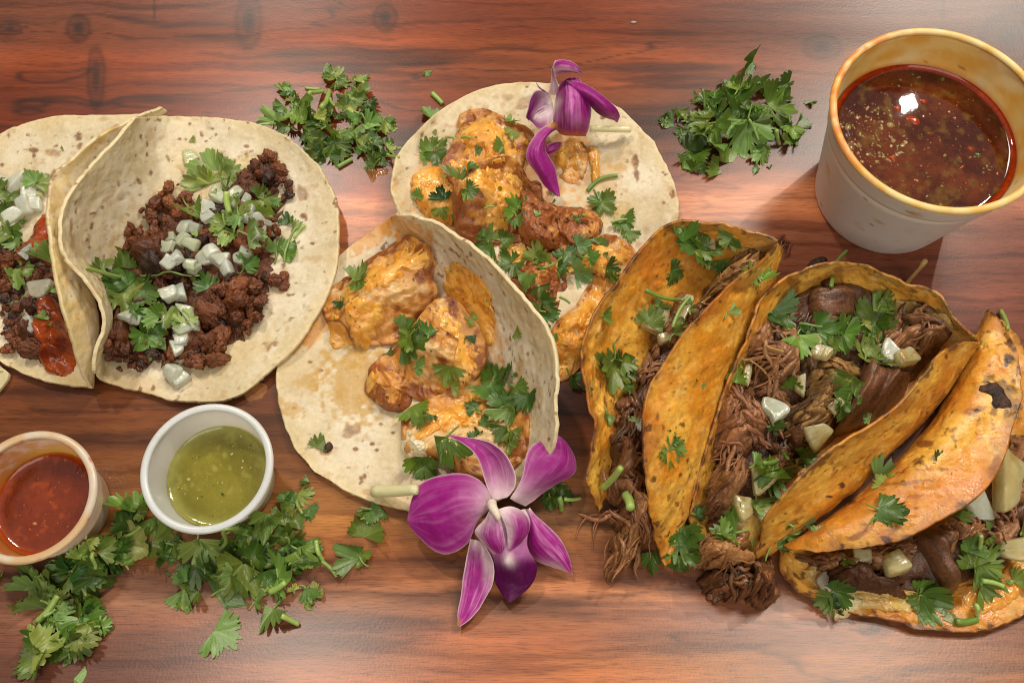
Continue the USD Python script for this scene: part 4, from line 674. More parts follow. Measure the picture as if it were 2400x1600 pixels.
leaves(tG, 'c5', [(1275, 1370, 40, 110, .55), (1300, 1420, -20, 160, .3), (1240, 1415, 160, 90, .2), (1470, 1310, -70, 190, .6), (1500, 1260, 60, 130, .45), (1430, 1270, 100, 110, .15), (1490, 1380, -50, 130, .6), (950, 1395, 60, 110, .12), (985, 1370, 40, 110, .15), (900, 1420, 200, 100, .12), (1610, 1340, 20, 90, .5), (1620, 1180, 0, 110, .35), (1440, 1220, 70, 100, .12), (1410, 1115, 20, 110, .12)], tilt=.25)
stem(tG, 'c5', (1470, 1355), (1550, 1375), 1.1, .85, lift=(1, 1)); stem(tG, 'c5', (1448, 1440), (1458, 1480), 1.1, .8); stem(tG, 'c5', (1378, 1500), (1455, 1492), 1.5, .1); stem(tG, 'c5', (1470, 1190), (1465, 1240), 1.0, .6)
close(TG)
leaves(tG, 'c5', [(1340, 920, 30, 80, .15), (1135, 1080, 60, 140, .12), (1110, 1100, 190, 110, .15), (1165, 1110, -20, 110, .2), (1170, 970, 10, 130, .3), (1115, 1000, 120, 90, .35), (900, 1170, 60, 50, .3), (1550, 420, 100, 90, .5)], tilt=.08)
stem(tG, 'c5', (1540, 385), (1565, 450), 1.2, .8)
pillow(tG, 'charred_flake', 'c5', [(1452, 640), (1490, 625), (1530, 622), (1560, 650), (1575, 690), (1600, 730), (1640, 790), (1610, 770), (1560, 740), (1510, 735), (1505, 690), (1480, 665)], 3, lambda V, r: mix([.015, .009, .007], [.06, .022, .012], sm(fbm(V * 300, 3, 4), .4, .7)), M['char'], seed=92, amp=1.2, freq=300, sig=1.5, rag=.12, label='black charred flake')

# ---- F: birria taco in the middle of the three
tF = thing('birria_taco', 'wide-open orange beef taco between two others, overflowing with shredded beef and onion', 'taco', base_at('c5', 880, 850))
TF = tort(tF, 'c5', [
    [(1455, 480, 30), (1420, 455, 32), (1370, 400, 34), (1300, 320, 35), (1190, 280, 36), (1100, 240, 36), (1000, 212, 36), (900, 220, 36), (800, 250, 35), (720, 300, 34), (680, 350, 33), (650, 440, 32), (600, 560, 28), (560, 650, 26), (530, 740, 24), (503, 838, 22), (470, 940, 19), (453, 1030, 17), (432, 1106, 14), (435, 1170, 10), (460, 1230, 8)],
    [(1456, 484, 27), (1380, 450, 22), (1200, 350, 20), (1000, 300, 20), (850, 320, 18), (760, 400, 16), (680, 540, 14), (620, 680, 12), (570, 820, 10), (530, 960, 9), (490, 1080, 7), (480, 1170, 6), (500, 1250, 6)], [(1458, 487, 24), (1330, 500, 10), (1150, 460, 6), (950, 480, 5), (820, 600, 4), (720, 760, 3), (640, 920, 3), (580, 1070, 3), (560, 1260, 4)],
    [(1460, 490, 20), (1330, 640, 3), (1150, 800, 2), (1000, 920, 2), (870, 1030, 2), (750, 1140, 2), (640, 1275, 4)], [(1462, 494, 24), (1380, 620, 12), (1250, 790, 10), (1120, 910, 10), (1000, 1030, 10), (870, 1130, 9), (760, 1220, 7), (665, 1285, 6)], [(1463, 492, 30), (1390, 560, 32), (1260, 710, 32), (1110, 830, 32), (960, 950, 30), (820, 1080, 26), (730, 1180, 18), (662, 1282, 8)],
    [(1462, 488, 34), (1400, 495, 40), (1330, 530, 44), (1250, 630, 46), (1130, 750, 46), (1000, 830, 46), (920, 880, 45), (860, 940, 44), (800, 1000, 42), (750, 1050, 38), (700, 1110, 32), (682, 1180, 22), (660, 1278, 10)]], 'birria', seed=16, split=.5, nv=220, edge_tone=.5,
    marks=[(800, 290, 24, 40, 10, .9), (1400, 440, 50, 20, -30, .8), (960, 260, 20, 40, 0, .6), (1320, 690, 40, 20, 40, .5), (1190, 800, 30, 12, 30, .4), (870, 220, 60, 14, 15, .8), (560, 680, 12, 60, 10, .5)], char=[(1020, 930, 18, 6, 0), (940, 1030, 14, 7, 30), (975, 1010, 10, 10), (930, 1050, 16, 4), (770, 1110, 4, 4), (1440, 450, 20, 10, -30, .9)])
pillow(tF, 'beef_mound', 'c5', [(700, 440), (830, 330), (1000, 320), (1180, 420), (1330, 470), (1300, 560), (1130, 700), (980, 820), (850, 930), (720, 1080), (660, 1240), (520, 1250), (500, 1130), (560, 960), (610, 760)], 14, beef_col(.6, 7), M['beef'], seed=101, amp=3.2, freq=170, sig=3, p=3)
pillow(tF, 'melted_cheese', 'c5', [(540, 1140), (600, 1060), (700, 1060), (720, 1130), (690, 1230), (640, 1290), (560, 1300), (480, 1290), (500, 1210)], 4, lambda V, r: mix([.38, .23, .045], [.52, .36, .10], fbm(V * 200, 3, 6)), M['sauce'], seed=102, amp=2, freq=200, sig=2, rag=.1)
pillow(tF, 'melted_cheese', 'c5', [(1170, 320), (1240, 300), (1300, 320), (1360, 400), (1340, 470), (1230, 480), (1180, 420)], 5, lambda V, r: mix([.30, .17, .04], [.46, .33, .13], fbm(V * 200, 3, 6)), M['sauce'], seed=103, amp=1.5, freq=200, sig=2)
pillow(tF, 'beef_piece', 'c5', [(865, 310), (900, 300), (1000, 305), (1030, 340), (1020, 400), (960, 430), (880, 415), (862, 360)], 9, beef_col(.2, 8, 10), M['beef'], seed=104, p=4, amp=1.0, ridge=grain(10, .6, 500, 4), sig=3)
pillow(tF, 'beef_piece', 'c5', [(830, 420), (1000, 425), (1050, 450), (1030, 490), (900, 480), (840, 450)], 7, beef_col(.35, 9, 5), M['beef'], seed=105, p=3, amp=1.2, ridge=grain(5, .6, 500, 5), sig=3)
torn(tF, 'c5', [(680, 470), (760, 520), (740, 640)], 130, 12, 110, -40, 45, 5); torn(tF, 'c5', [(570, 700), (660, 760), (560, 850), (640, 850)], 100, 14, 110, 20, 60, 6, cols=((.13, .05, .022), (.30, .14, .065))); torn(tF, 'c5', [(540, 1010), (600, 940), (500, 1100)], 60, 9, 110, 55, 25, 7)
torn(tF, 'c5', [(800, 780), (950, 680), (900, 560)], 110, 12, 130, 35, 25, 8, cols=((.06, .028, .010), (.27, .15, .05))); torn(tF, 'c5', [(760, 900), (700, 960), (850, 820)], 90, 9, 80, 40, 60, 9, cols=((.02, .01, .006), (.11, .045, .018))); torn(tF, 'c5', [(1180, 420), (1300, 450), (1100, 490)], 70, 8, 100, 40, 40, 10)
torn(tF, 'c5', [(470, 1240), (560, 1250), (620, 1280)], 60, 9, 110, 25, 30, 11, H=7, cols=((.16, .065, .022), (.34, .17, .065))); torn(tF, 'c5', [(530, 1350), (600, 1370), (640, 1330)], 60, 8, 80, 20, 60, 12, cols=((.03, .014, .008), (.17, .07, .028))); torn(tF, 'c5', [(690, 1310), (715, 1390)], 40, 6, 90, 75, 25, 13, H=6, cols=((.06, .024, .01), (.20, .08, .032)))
shred(tF, 'c5', [(690, 460), (740, 520), (760, 600)], 120, 150, 210, -50, 25, 106, H=5, cols=((.11, .045, .02), (.26, .125, .055))); shred(tF, 'c5', [(650, 600), (800, 560), (720, 650)], 120, 160, 190, 10, 35, 107, H=6, cols=((.13, .055, .024), (.30, .15, .065)))
shred(tF, 'c5', [(560, 690), (640, 740), (700, 720)], 110, 120, 190, -60, 25, 108, H=5); shred(tF, 'c5', [(560, 850), (640, 830), (680, 870)], 130, 160, 160, 30, 60, 109, H=6, cols=((.15, .055, .025), (.30, .13, .06)))
shred(tF, 'c5', [(540, 1000), (600, 920), (560, 950)], 80, 110, 180, 55, 22, 110, H=5); shred(tF, 'c5', [(500, 1100), (540, 1060)], 60, 60, 150, 60, 20, 111, H=4)
shred(tF, 'c5', [(800, 760), (900, 700), (980, 640)], 110, 120, 240, 35, 18, 112, H=5, cols=((.05, .022, .008), (.26, .14, .045))); shred(tF, 'c5', [(760, 880), (850, 800)], 100, 80, 150, 20, 50, 113, H=4, cols=((.02, .01, .006), (.10, .04, .015)))
shred(tF, 'c5', [(700, 960), (780, 900)], 80, 60, 110, 50, 50, 114, H=3, cols=((.018, .009, .006), (.07, .03, .015))); shred(tF, 'c5', [(1290, 430), (1270, 500)], 60, 80, 170, 60, 25, 115, H=6, cols=((.16, .07, .03), (.36, .20, .09)))
shred(tF, 'c5', [(900, 560), (1000, 520), (1100, 500)], 80, 80, 160, 10, 30, 116, H=4, cols=((.09, .035, .012), (.24, .11, .03))); shred(tF, 'c5', [(480, 1250), (540, 1240), (600, 1270)], 60, 130, 190, 25, 22, 117, H=6, curve=.6, cols=((.15, .06, .02), (.34, .17, .06)))
shred(tF, 'c5', [(540, 1360), (600, 1340)], 70, 110, 140, 15, 50, 118, H=5, cols=((.03, .014, .008), (.18, .08, .03))); shred(tF, 'c5', [(700, 1330), (720, 1390)], 60, 80, 130, 75, 22, 119, H=5, cols=((.06, .022, .01), (.20, .08, .03)))
shred(tF, 'c5', [(1250, 330), (1340, 420)], 24, 36, 200, -48, 8, 120, H=3, cols=((.03, .012, .008), (.10, .04, .02))); shred(tF, 'c5', [(830, 380), (770, 440)], 60, 60, 130, 60, 40, 121, H=4, cols=((.02, .01, .006), (.12, .05, .02)))
pillow(tF, 'beef_piece', 'c5', [(1060, 555), (1110, 580), (1235, 600), (1240, 660), (1190, 720), (1090, 770), (1010, 800), (960, 800), (1000, 700), (1040, 620)], 13, beef_col(.05, 10, 58), M['beef'], seed=122, p=4, q=2.4, amp=.8, ridge=grain(58, 1.5, 420, 6), sig=3, label='broad slab of dark beef with deep grain')
for k, r in enumerate([(670, 1010, 100, (.85, 1, .7), -15, 'birria'), (612, 1100, 95, (.8, 1, .7), 10, 'birria'), (875, 835, 105, (1, .8, .7), 30, 'birria'), (715, 745, 90, (1, .7, .5), -40, 'dim'), (810, 660, 80, (.55, 1, .5), -10, 'birria'), (1135, 540, 90, (.8, 1, .6), 20, 'white'), (1210, 545, 100, (1, .7, .5), 20, 'birria'), (870, 490, 70, (.8, 1, .4), 40, 'birria'), (690, 1120, 70, (1, .8, .5), 10, 'birria'), (625, 620, 90, (.35, 1, .3), -15, 'birria'), (890, 540, 80, (.8, 1, .4), 60, 'birria'), (950, 720, 70, (1, .6, .4), 40, 'birria')]):
    onion(tF, 'c5', r[0], r[1], r[2], r[3], r[4], k + 90, r[5], .2, lift=1.5)
leaves(tF, 'c5', [(755, 415, -40, 140, .35), (1060, 370, 130, 120, .4), (1105, 410, 60, 150, .4), (1090, 350, 80, 110, .4), (1130, 330, 60, 90, .4), (1110, 455, -80, 120, .15), (925, 440, 10, 130, .3), (990, 450, 20, 120, .4), (1010, 475, -30, 130, .4), (940, 490, 150, 80, .35), (820, 510, -80, 130, .6), (1030, 545, 180, 160, .75), (1080, 540, 20, 100, .7), (1115, 555, 40, 80, .15), (985, 650, -110, 150, .15), (950, 700, -70, 130, .2), (975, 745, -100, 110, .35),
    (735, 985, -70, 140, .15), (720, 950, 80, 110, .2), (830, 920, 40, 150, .3), (860, 890, 30, 90, .4), (790, 640, 80, 80, .25), (590, 600, 70, 100, .35), (545, 1185, 160, 130, .7), (570, 1200, -10, 90, .7), (460, 1100, 40, 70, .3), (670, 1095, -80, 100, .7), (730, 800, 10, 90, .12), (850, 440, 90, 70, .2), (690, 930, 10, 80, .15)], tilt=.25)
stem(tF, 'c5', (930, 300), (975, 185), 1.0, .2, lift=(2, 4)); stem(tF, 'c5', (700, 510), (760, 530), .7, .5, col=(.4, .22, .06)); stem(tF, 'c5', (690, 930), (740, 920), 1.0, .15); stem(tF, 'c5', (820, 430), (900, 440), .6, .3); stem(tF, 'c5', (700, 610), (640, 560), .5, .5, col=(.4, .22, .06), name='onion_sliver')
pillow(tF, 'charred_flake', 'c5', [(850, 225), (870, 195), (915, 185), (920, 200), (890, 215), (870, 232)], 3, lambda V, r: np.tile([.035, .015, .01], (len(V), 1)), M['char'], seed=5, amp=1.0, nth=50, nr=14, rag=.2)
pillow(tF, 'charred_flake', 'c5', [(925, 250), (945, 200), (965, 185), (975, 200), (955, 250), (945, 290)], 3, lambda V, r: np.tile([.05, .02, .01], (len(V), 1)), M['char'], seed=6, amp=1.0, nth=50, nr=14, rag=.2)
close(TF)
leaves(tF, 'c5', [(745, 1195, 35, 150, .5), (800, 1170, 30, 100, .5), (840, 1135, 60, 80, .2), (1057, 767, 160, 40, .75)], tilt=.06)
stem(tF, 'c5', (770, 1145), (800, 1170), .7, .7)

# ---- E: folded birria taco, left of the three
tE = thing('birria_taco', 'tall folded orange beef taco leaning left, shredded beef spilling from its near end', 'taco', base_at('c5', 330, 680))
TE = tort(tE, 'c5', [
    [(735, 132, 34), (640, 95, 36), (540, 75, 36), (440, 62, 36), (335, 80, 36), (200, 230, 36), (130, 320, 35), (70, 420, 34), (40, 510, 33), (40, 600, 32), (65, 680, 30), (80, 760, 28), (85, 850, 26), (70, 930, 22), (62, 1000, 18), (75, 1050, 14), (100, 1105, 10)],
    [(738, 136, 30), (640, 150, 26), (520, 140, 24), (420, 150, 24), (300, 270, 22), (220, 390, 20), (160, 500, 18), (130, 600, 16), (130, 720, 15), (130, 850, 13), (120, 950, 10), (130, 1060, 7)], [(742, 142, 24), (600, 220, 12), (450, 330, 9), (350, 450, 8), (280, 580, 6), (240, 720, 5), (220, 850, 4), (200, 980, 3), (190, 1110, 4)],
    [(745, 150, 20), (640, 320, 6), (520, 500, 3), (430, 680, 2), (380, 850, 2), (340, 1020, 2), (320, 1200, 3)], [(750, 165, 24), (715, 290, 14), (655, 420, 12), (570, 600, 12), (515, 760, 12), (465, 930, 12), (415, 1090, 10), (365, 1220, 8), (345, 1280, 6)],
    [(750, 155, 32), (680, 280, 30), (580, 430, 32), (480, 620, 32), (410, 800, 32), (380, 950, 28), (360, 1100, 20), (345, 1290, 8)], [(740, 140, 36), (700, 180, 40), (600, 260, 44), (530, 320, 46), (470, 380, 47), (400, 460, 47), (350, 530, 47), (310, 600, 46), (275, 660, 45), (250, 760, 44), (248, 830, 42), (258, 950, 37), (270, 1050, 32), (285, 1130, 25), (300, 1200, 18), (320, 1265, 12), (333, 1300, 9)]],
    'birria', seed=17, split=.5, nv=220, edge_tone=.75,
    marks=[(150, 330, 80, 8, 55, .6), (180, 420, 10, 26, -15), (110, 440, 8, 24, -15, .8), (620, 290, 40, 26, 20, .8), (660, 250, 30, 16, 20, .6), (430, 90, 100, 16, 0, .8), (60, 640, 10, 50, 0, .5), (380, 1080, 8, 12), (310, 760, 6, 22, 0, .9), (320, 1195, 10, 6), (150, 760, 20, 60, 0, .6)])
pillow(tE, 'beef_mound', 'c5', [(690, 190), (720, 230), (600, 330), (500, 420), (400, 560), (330, 720), (310, 900), (310, 1080), (200, 1090), (150, 1020), (200, 820), (240, 640), (330, 480), (450, 360), (570, 270)], 11, beef_col(.6, 11), M['beef'], seed=131, amp=2.4, freq=190, sig=3, p=3)
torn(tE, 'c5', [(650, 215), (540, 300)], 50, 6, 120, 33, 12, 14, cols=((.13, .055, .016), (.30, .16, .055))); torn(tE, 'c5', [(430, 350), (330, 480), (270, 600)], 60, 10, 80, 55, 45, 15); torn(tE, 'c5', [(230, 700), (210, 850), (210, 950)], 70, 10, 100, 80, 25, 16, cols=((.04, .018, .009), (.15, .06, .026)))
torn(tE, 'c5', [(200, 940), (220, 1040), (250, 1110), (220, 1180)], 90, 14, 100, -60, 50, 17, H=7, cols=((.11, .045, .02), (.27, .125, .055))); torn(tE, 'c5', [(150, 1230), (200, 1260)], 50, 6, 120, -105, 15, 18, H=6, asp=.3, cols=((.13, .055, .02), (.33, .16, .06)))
shred(tE, 'c5', [(650, 210), (560, 280), (480, 350)], 60, 120, 220, 33, 10, 132, H=4, cols=((.12, .05, .015), (.30, .15, .05))); shred(tE, 'c5', [(440, 340), (400, 420), (330, 470)], 70, 60, 130, 40, 40, 133, H=4, cols=((.10, .04, .014), (.25, .12, .035)))
shred(tE, 'c5', [(330, 480), (280, 580), (260, 640)], 70, 110, 150, 60, 40, 134, H=4); shred(tE, 'c5', [(230, 700), (215, 800), (200, 900)], 70, 120, 200, 80, 20, 135, H=4, cols=((.04, .018, .009), (.13, .055, .022))); shred(tE, 'c5', [(200, 920), (220, 1000), (170, 1040)], 90, 110, 150, 40, 45, 136, H=5)
shred(tE, 'c5', [(200, 1080), (250, 1120), (200, 1180)], 110, 190, 190, -70, 25, 137, H=9, cols=((.10, .04, .018), (.25, .115, .05))); shred(tE, 'c5', [(150, 1240), (190, 1260)], 70, 110, 210, -110, 14, 138, H=5, cols=((.13, .05, .018), (.33, .16, .06))); shred(tE, 'c5', [(225, 1270), (240, 1300)], 24, 36, 150, -85, 10, 139, H=4, cols=((.12, .045, .015), (.30, .14, .05)))
shred(tE, 'c5', [(60, 1125), (100, 1110)], 14, 14, 230, 10, 10, 140, H=3, curve=.9, cols=((.14, .045, .018), (.26, .11, .05))); shred(tE, 'c5', [(270, 1060), (280, 1180)], 40, 60, 160, -75, 15, 141, H=7)
shred(tE, 'c5', [(760, 150), (800, 128)], 12, 26, 120, 35, 12, 142, H=8, cols=((.05, .015, .01), (.13, .04, .02)))
for k, r in enumerate([(300, 435, 120, (.8, 1, .5), -20, 'birria'), (395, 395, 90, (.5, 1, .4), -25, 'birria'), (335, 480, 60, (1, .7, .5), 20, 'birria'), (500, 140, 60, (.7, 1, .5), 0, 'birria'), (240, 790, 40, (.6, 1, .4), 0, 'dim'), (420, 345, 60, (.7, 1, .4), -20, 'green')]):
    onion(tE, 'c5', r[0], r[1], r[2], r[3], r[4], k + 110, r[5], .2)
leaves(tE, 'c5', [(420, 150, 180, 180, .25), (480, 130, 60, 140, .3), (400, 95, 100, 90, .25), (480, 180, -60, 90, .4), (370, 240, -10, 90, .15), (565, 140, -30, 130, .3), (550, 115, 150, 80, .6), (525, 235, -80, 70, .5), (125, 400, 0, 70, .12), (110, 570, 150, 140, .3), (140, 620, -90, 170, .25), (190, 560, 40, 130, .12), (200, 590, -20, 90, .35), (185, 650, -40, 70, .4), (130, 775, -80, 60, .25), (295, 400, 60, 120, .1), (330, 370, 20, 80, .1), (265, 1275, -80, 110, .1), (380, 430, 70, 100, .55), (420, 360, 90, 70, .4), (225, 770, 80, 40, .4)], tilt=.2)
stem(tE, 'c5', (265, 310), (370, 345), 1.1, .15); stem(tE, 'c5', (370, 345), (400, 345), .9, .3); stem(tE, 'c5', (110, 1025), (175, 950), 1.6, .85, lift=(2, 2)); stem(tE, 'c5', (192, 1048), (208, 1098), 2.2, .85, lift=(2, 2)); stem(tE, 'c5', (150, 500), (155, 560), .5, .1); stem(tE, 'c5', (360, 450), (420, 340), .9, .5, lift=(2, 2))
close(TE)
leaves(tE, 'c5', [(668, 235, 85, 120, .5), (655, 260, -90, 70, .25), (560, 362, 80, 75, .5), (455, 628, 60, 50, .35), (360, 828, 30, 55, .4), (375, 840, -60, 45, .2), (355, 900, -60, 110, .5), (340, 870, 120, 60, .5)], tilt=.05)

#SECTION cups
# ------------------------------------------------------------------ cups
def lathe(cx, cy, prof, n=144, rows=None):
    prof = np.asarray(prof, float); a = np.linspace(0, 2 * math.pi, n, endpoint=False)
    V = np.stack([cx + prof[:, :1] * np.cos(a), cy + prof[:, :1] * np.sin(a), np.repeat(prof[:, 1:2], n, 1)], -1)
    m = len(prof); i = (np.arange(m - 1)[:, None] * n + np.arange(n)[None]).ravel(); j = (np.arange(m - 1)[:, None] * n + (np.arange(n)[None] + 1) % n).ravel()
    F = np.vstack([np.stack([i, j, i + n], 1), np.stack([j, j + n, i + n], 1)])
    return V.reshape(-1, 3), F, a
def dense(prof, step=.0012):
    out = [prof[0]]
    for a, b in zip(prof[:-1], prof[1:]):
        k = max(1, int(math.ceil(math.dist(a, b) / step))); out += [(a[0] + (b[0] - a[0]) * t / k, a[1] + (b[1] - a[1]) * t / k) for t in range(1, k + 1)]
    return out
def cup(t, cx, cy, h, rb, rr, wall, colf, mat, bead=.0016, name='cup_body', rimname='rim'):
    """rb, rr: outer radius at base and under the rim bead (metres)"""
    z0 = .0006
    out = [(rb - .0015, z0 + .0015), (rb - .0003, z0), (rb, z0 + .0006)] + [(rb + (rr - rb) * t, z0 + h * t) for t in np.linspace(.03, .97, 10)]
    prof = dense([(.0005, z0 + .0018), (rb - .0018, z0 + .0016)] + out + [(rr - wall, z0 + h * .97)] + [(rb + (rr - rb) * t - wall, z0 + h * t) for t in np.linspace(.95, .06, 10)] + [(rb - .004, z0 + .0028), (.0005, z0 + .0028)])
    V, F, a = lathe(cx, cy, prof); put(t, name, V, F, mat, colf(V, 0))
    an = np.linspace(0, 2 * math.pi, 17); rp = [(rr - wall * .4 + bead * 1.15 * math.cos(x), z0 + h - bead * .6 + bead * .9 * math.sin(x)) for x in an]
    V, F, a = lathe(cx, cy, rp); put(t, rimname, V, F, mat, colf(V, 1))
def pool(cx, cy, r, z, colf, seed, men=.0012, n=144, nr=50):
    rho = np.sin(np.linspace(.01, 1, nr) * math.pi / 2)[:, None]; a = np.linspace(0, 2 * math.pi, n, endpoint=False)[None]
    X, Y = cx + r * rho * np.cos(a), cy + r * rho * np.sin(a); Z = z + men * np.exp(-(1 - rho) * r / .0012) + 0 * a
    V = np.stack([X, Y, Z], -1); V[..., 2] += (fbm(V * 60, 2, seed) - .5) * .00004 * np.minimum(1, (1 - rho) * 8)
    V = np.vstack([V.reshape(-1, 3), [[cx, cy, z]], np.stack([X[-1], Y[-1], Z[-1] - .004], -1)]); N = nr * n
    i = (np.arange(nr - 1)[:, None] * n + np.arange(n)[None]).ravel(); j = (np.arange(nr - 1)[:, None] * n + (np.arange(n)[None] + 1) % n).ravel(); k = np.arange(n); k2 = (k + 1) % n
    F = np.vstack([np.stack([i, i + n, j], 1), np.stack([j, i + n, j + n], 1), np.stack([np.full(n, N), k, k2], 1), np.stack([(nr - 1) * n + k, N + 1 + k, (nr - 1) * n + k2], 1), np.stack([(nr - 1) * n + k2, N + 1 + k, N + 1 + k2], 1)])
    return V, F, np.r_[np.repeat(rho.ravel(), n), 0, np.ones(n)]
def bits(cx, cy, r, z, n, size, cols, seed, spread=1.0, flat=.5, center=None):
    rng = rs(seed); parts = []
    for k in range(n):
        rr, a = r * .95 * math.sqrt(rng.random()) * spread, rng.uniform(0, 6.283); s = size * rng.lognormal(0, .45) * MM; v, f = ICO[1]
        o = (center or (cx, cy)); x, y = o[0] + rr * math.cos(a), o[1] + rr * math.sin(a)
        if math.hypot(x - cx, y - cy) > r * .93: continue
        vv = (v * (1 + .5 * (noise(v * 2 + k, k) - .5))[:, None] * rng.uniform(.5, 1.4, 3)) * [1, 1, flat] @ rotm(rng, .9).T * s
        parts.append((vv + [x, y, z - s * flat * .35], f, np.array(cols[rng.integers(len(cols))]) * rng.uniform(.7, 1.2)))
    return join(parts)

# tall container of broth, upper right
BX, BY, BH, BRB, BRR, BLZ = BIG = (.1850, .0785, .0655, .0335, .0462, .0465)
def big_col(V, rim):
    d = V[:, :2] - [BX, BY]; rad = np.hypot(d[:, 0], d[:, 1]); th = np.arctan2(d[:, 1], d[:, 0]); wall = BRB + (BRR - BRB) * (V[:, 2] / BH)
    inside = (rad < wall - .0004) & (V[:, 2] > .005); f, g = fbm(V * 130, 4, 3), fbm(V * 420, 3, 8)
    c = np.tile([.80, .77, .74], (len(V), 1)); c = mix(c, [.66, .46, .20], sm(f, .62, .8) * .35)
    c = mix(c, [.16, .05, .015], sm(noise(V * 330, 6), .90, .94) * .85); c = mix(c, [.62, .36, .08], sm(noise(V * 140, 9), .82, .95) * .6)
    i = mix([.84, .58, .20], [.80, .43, .075], sm(f, .35, .65)); i = mix(i, [.86, .70, .38], sm(fbm(V * 60, 3, 13), .5, .7) * .7); i = mix(i, [.60, .17, .02], sm(V[:, 2], .060, .0655) * .6 * sm(f, .3, .6)); i = mix(i, [.30, .07, .012], sm(noise(V * 500, 16), .9, .95) * .8)
    i = mix(i, [.55, .12, .012], sm(V[:, 2], BLZ + .004, BLZ) * .8)
    if rim:
        left = sm(np.cos(th - math.radians(160)), .1, .9); i = mix([.80, .62, .28], [.72, .40, .07], sm(f, .3, .7)); return mix(i, [.66, .16, .015], left * sm(g, .25, .6) * .8)
    return mix(c, i, inside.astype(float))
tK = thing('broth_container', 'tall white food container with orange-stained rim holding dark red broth', 'container', (BX, BY, 0))
cup(tK, BX, BY, BH, BRB, BRR, .0009, big_col, M['cup'], bead=.0015)
V, F, a = lathe(BX, BY, dense([(BRB + (BRR - BRB) * t + o, .0006 + BH * t) for t, o in ((.80, 0), (.805, .0007), (.955, .0008), (.96, .0))])); put(tK, 'stacking_band', V, F, M['cup'], big_col(V, 0) * .98, splat=False)
lr = BRB + (BRR - BRB) * BLZ / BH - .0012
def broth_col(V, rho):
    f, g = fbm(V * 70, 4, 5), fbm(V * 260, 4, 9); c = mix([.045, .007, .002], [.10, .020, .004], sm(f, .35, .65)); c = mix(c, [.13, .065, .010], sm(g, .55, .75) * .6); return mix(c, [.34, .030, .003], sm(rho, .93, .985) * .85)
tb = thing('broth', 'dark red-brown broth with herb flecks filling the tall container', 'broth', (BX, BY, BLZ))
V, F, rho = pool(BX, BY, lr, BLZ, broth_col, 4, men=.0016); put(tb, 'broth_surface', V, F, M['broth'], broth_col(V, rho))
V, F, C = bits(BX, BY, lr, BLZ, 320, .42, [(.20, .12, .035), (.26, .15, .05), (.16, .07, .015), (.24, .04, .008), (.09, .09, .015)], 5); r = put(tb, 'spice_flecks', V, F, M['salsa'], C); data(stage.GetPrimAtPath(r.path), kind='stuff')
V, F, C = bits(BX, BY, lr, BLZ, 170, .55, [(.28, .18, .06), (.34, .22, .08), (.22, .12, .03)], 6, spread=.42, center=(BX - .022, BY + .005)); r = put(tb, 'spice_flecks', V, F, M['salsa'], C); data(stage.GetPrimAtPath(r.path), kind='stuff')
for k, (x, y, s) in enumerate([(1620, 630, 46), (1530, 560, 30), (1500, 860, 30), (1680, 520, 28), (1960, 800, 22)]):
    pillow(tb, 'chilli_piece', 'c8', [(x - s, y - s * .3), (x, y - s * .6), (x + s, y + s * .2), (x + s * .7, y + s * .7), (x - s * .3, y + s * .4)], 1.6, lambda V, r: mix([.22, .02, .004], [.38, .05, .01], fbm(V * 300, 3, k)), M['salsa'], seed=k, sig=1, amp=.4, nth=40, nr=10)

# small sauce cups
GX, GY = -.1253, -.0668; RX, RY = -.1960, -.0787; CH_, CB, CRR = .030, .0205, .0258
def white_col(V, rim):
    f = fbm(V * 120, 3, 2); return mix([.78, .78, .74], [.72, .73, .66], sm(f, .3, .7))
def green_tint(V, rim):
    c = white_col(V, rim); return mix(c, [.55, .56, .26], sm(V[:, 2], .022, .008) * .55)
tg = thing('sauce_cup', 'small clean white plastic cup of green salsa beside the cilantro', 'cup', (GX, GY, 0))
cup(tg, GX, GY, CH_, CB, CRR, .0005, green_tint, M['plastic'], bead=.0014)
def gs_col(V, rho):
    f, g = fbm(V * 50, 3, 6), fbm(V * 330, 3, 7); c = mix([.155, .135, .008], [.22, .195, .018], sm(f, .3, .7)); c = mix(c, [.32, .30, .06], sm(g, .60, .75) * .5); return mix(c, [.34, .33, .08], sm(rho, .72, 1) * .7)
LZ = .0130; glr = CB + (CRR - CB) * LZ / CH_ - .0008
ts = thing('green_salsa', 'olive green salsa with seeds and herb flecks inside the white cup', 'salsa', (GX, GY, LZ))
V, F, rho = pool(GX, GY, glr, LZ, gs_col, 6); put(ts, 'salsa_surface', V, F, M['salsa'], gs_col(V, rho))
V, F, C = bits(GX, GY, glr, LZ, 90, .32, [(.42, .42, .14), (.5, .48, .2), (.08, .12, .01), (.30, .30, .06)], 8); r = put(ts, 'seed_flecks', V, F, M['salsa'], C); data(stage.GetPrimAtPath(r.path), kind='stuff')
def red_tint(V, rim):
    d = V[:, :2] - [RX, RY]; rad = np.hypot(d[:, 0], d[:, 1]); wall = CB + (CRR - CB) * (V[:, 2] / CH_); inside = (rad < wall - .0003) & (V[:, 2] > .004); f, g = fbm(V * 110, 4, 12), fbm(V * 300, 4, 15)
    c = mix([.76, .66, .50], [.70, .46, .24], sm(f, .3, .7)); i = mix([.55, .10, .016], [.72, .40, .19], sm(g + (V[:, 2] - .022) * 26, .42, .75)); i = mix(i, [.42, .05, .010], sm(V[:, 2], .019, .0135))
    if rim:
        c = mix([.76, .60, .42], [.72, .42, .20], sm(f, .35, .62)); return mix(c, [.55, .10, .02], sm(g, .64, .74) * .8)
    return mix(c, i, inside.astype(float))
tr = thing('sauce_cup', 'small plastic cup with red-stained rim holding red salsa', 'cup', (RX, RY, 0))
cup(tr, RX, RY, CH_, CB, CRR, .0005, red_tint, M['plastic'], bead=.0015)
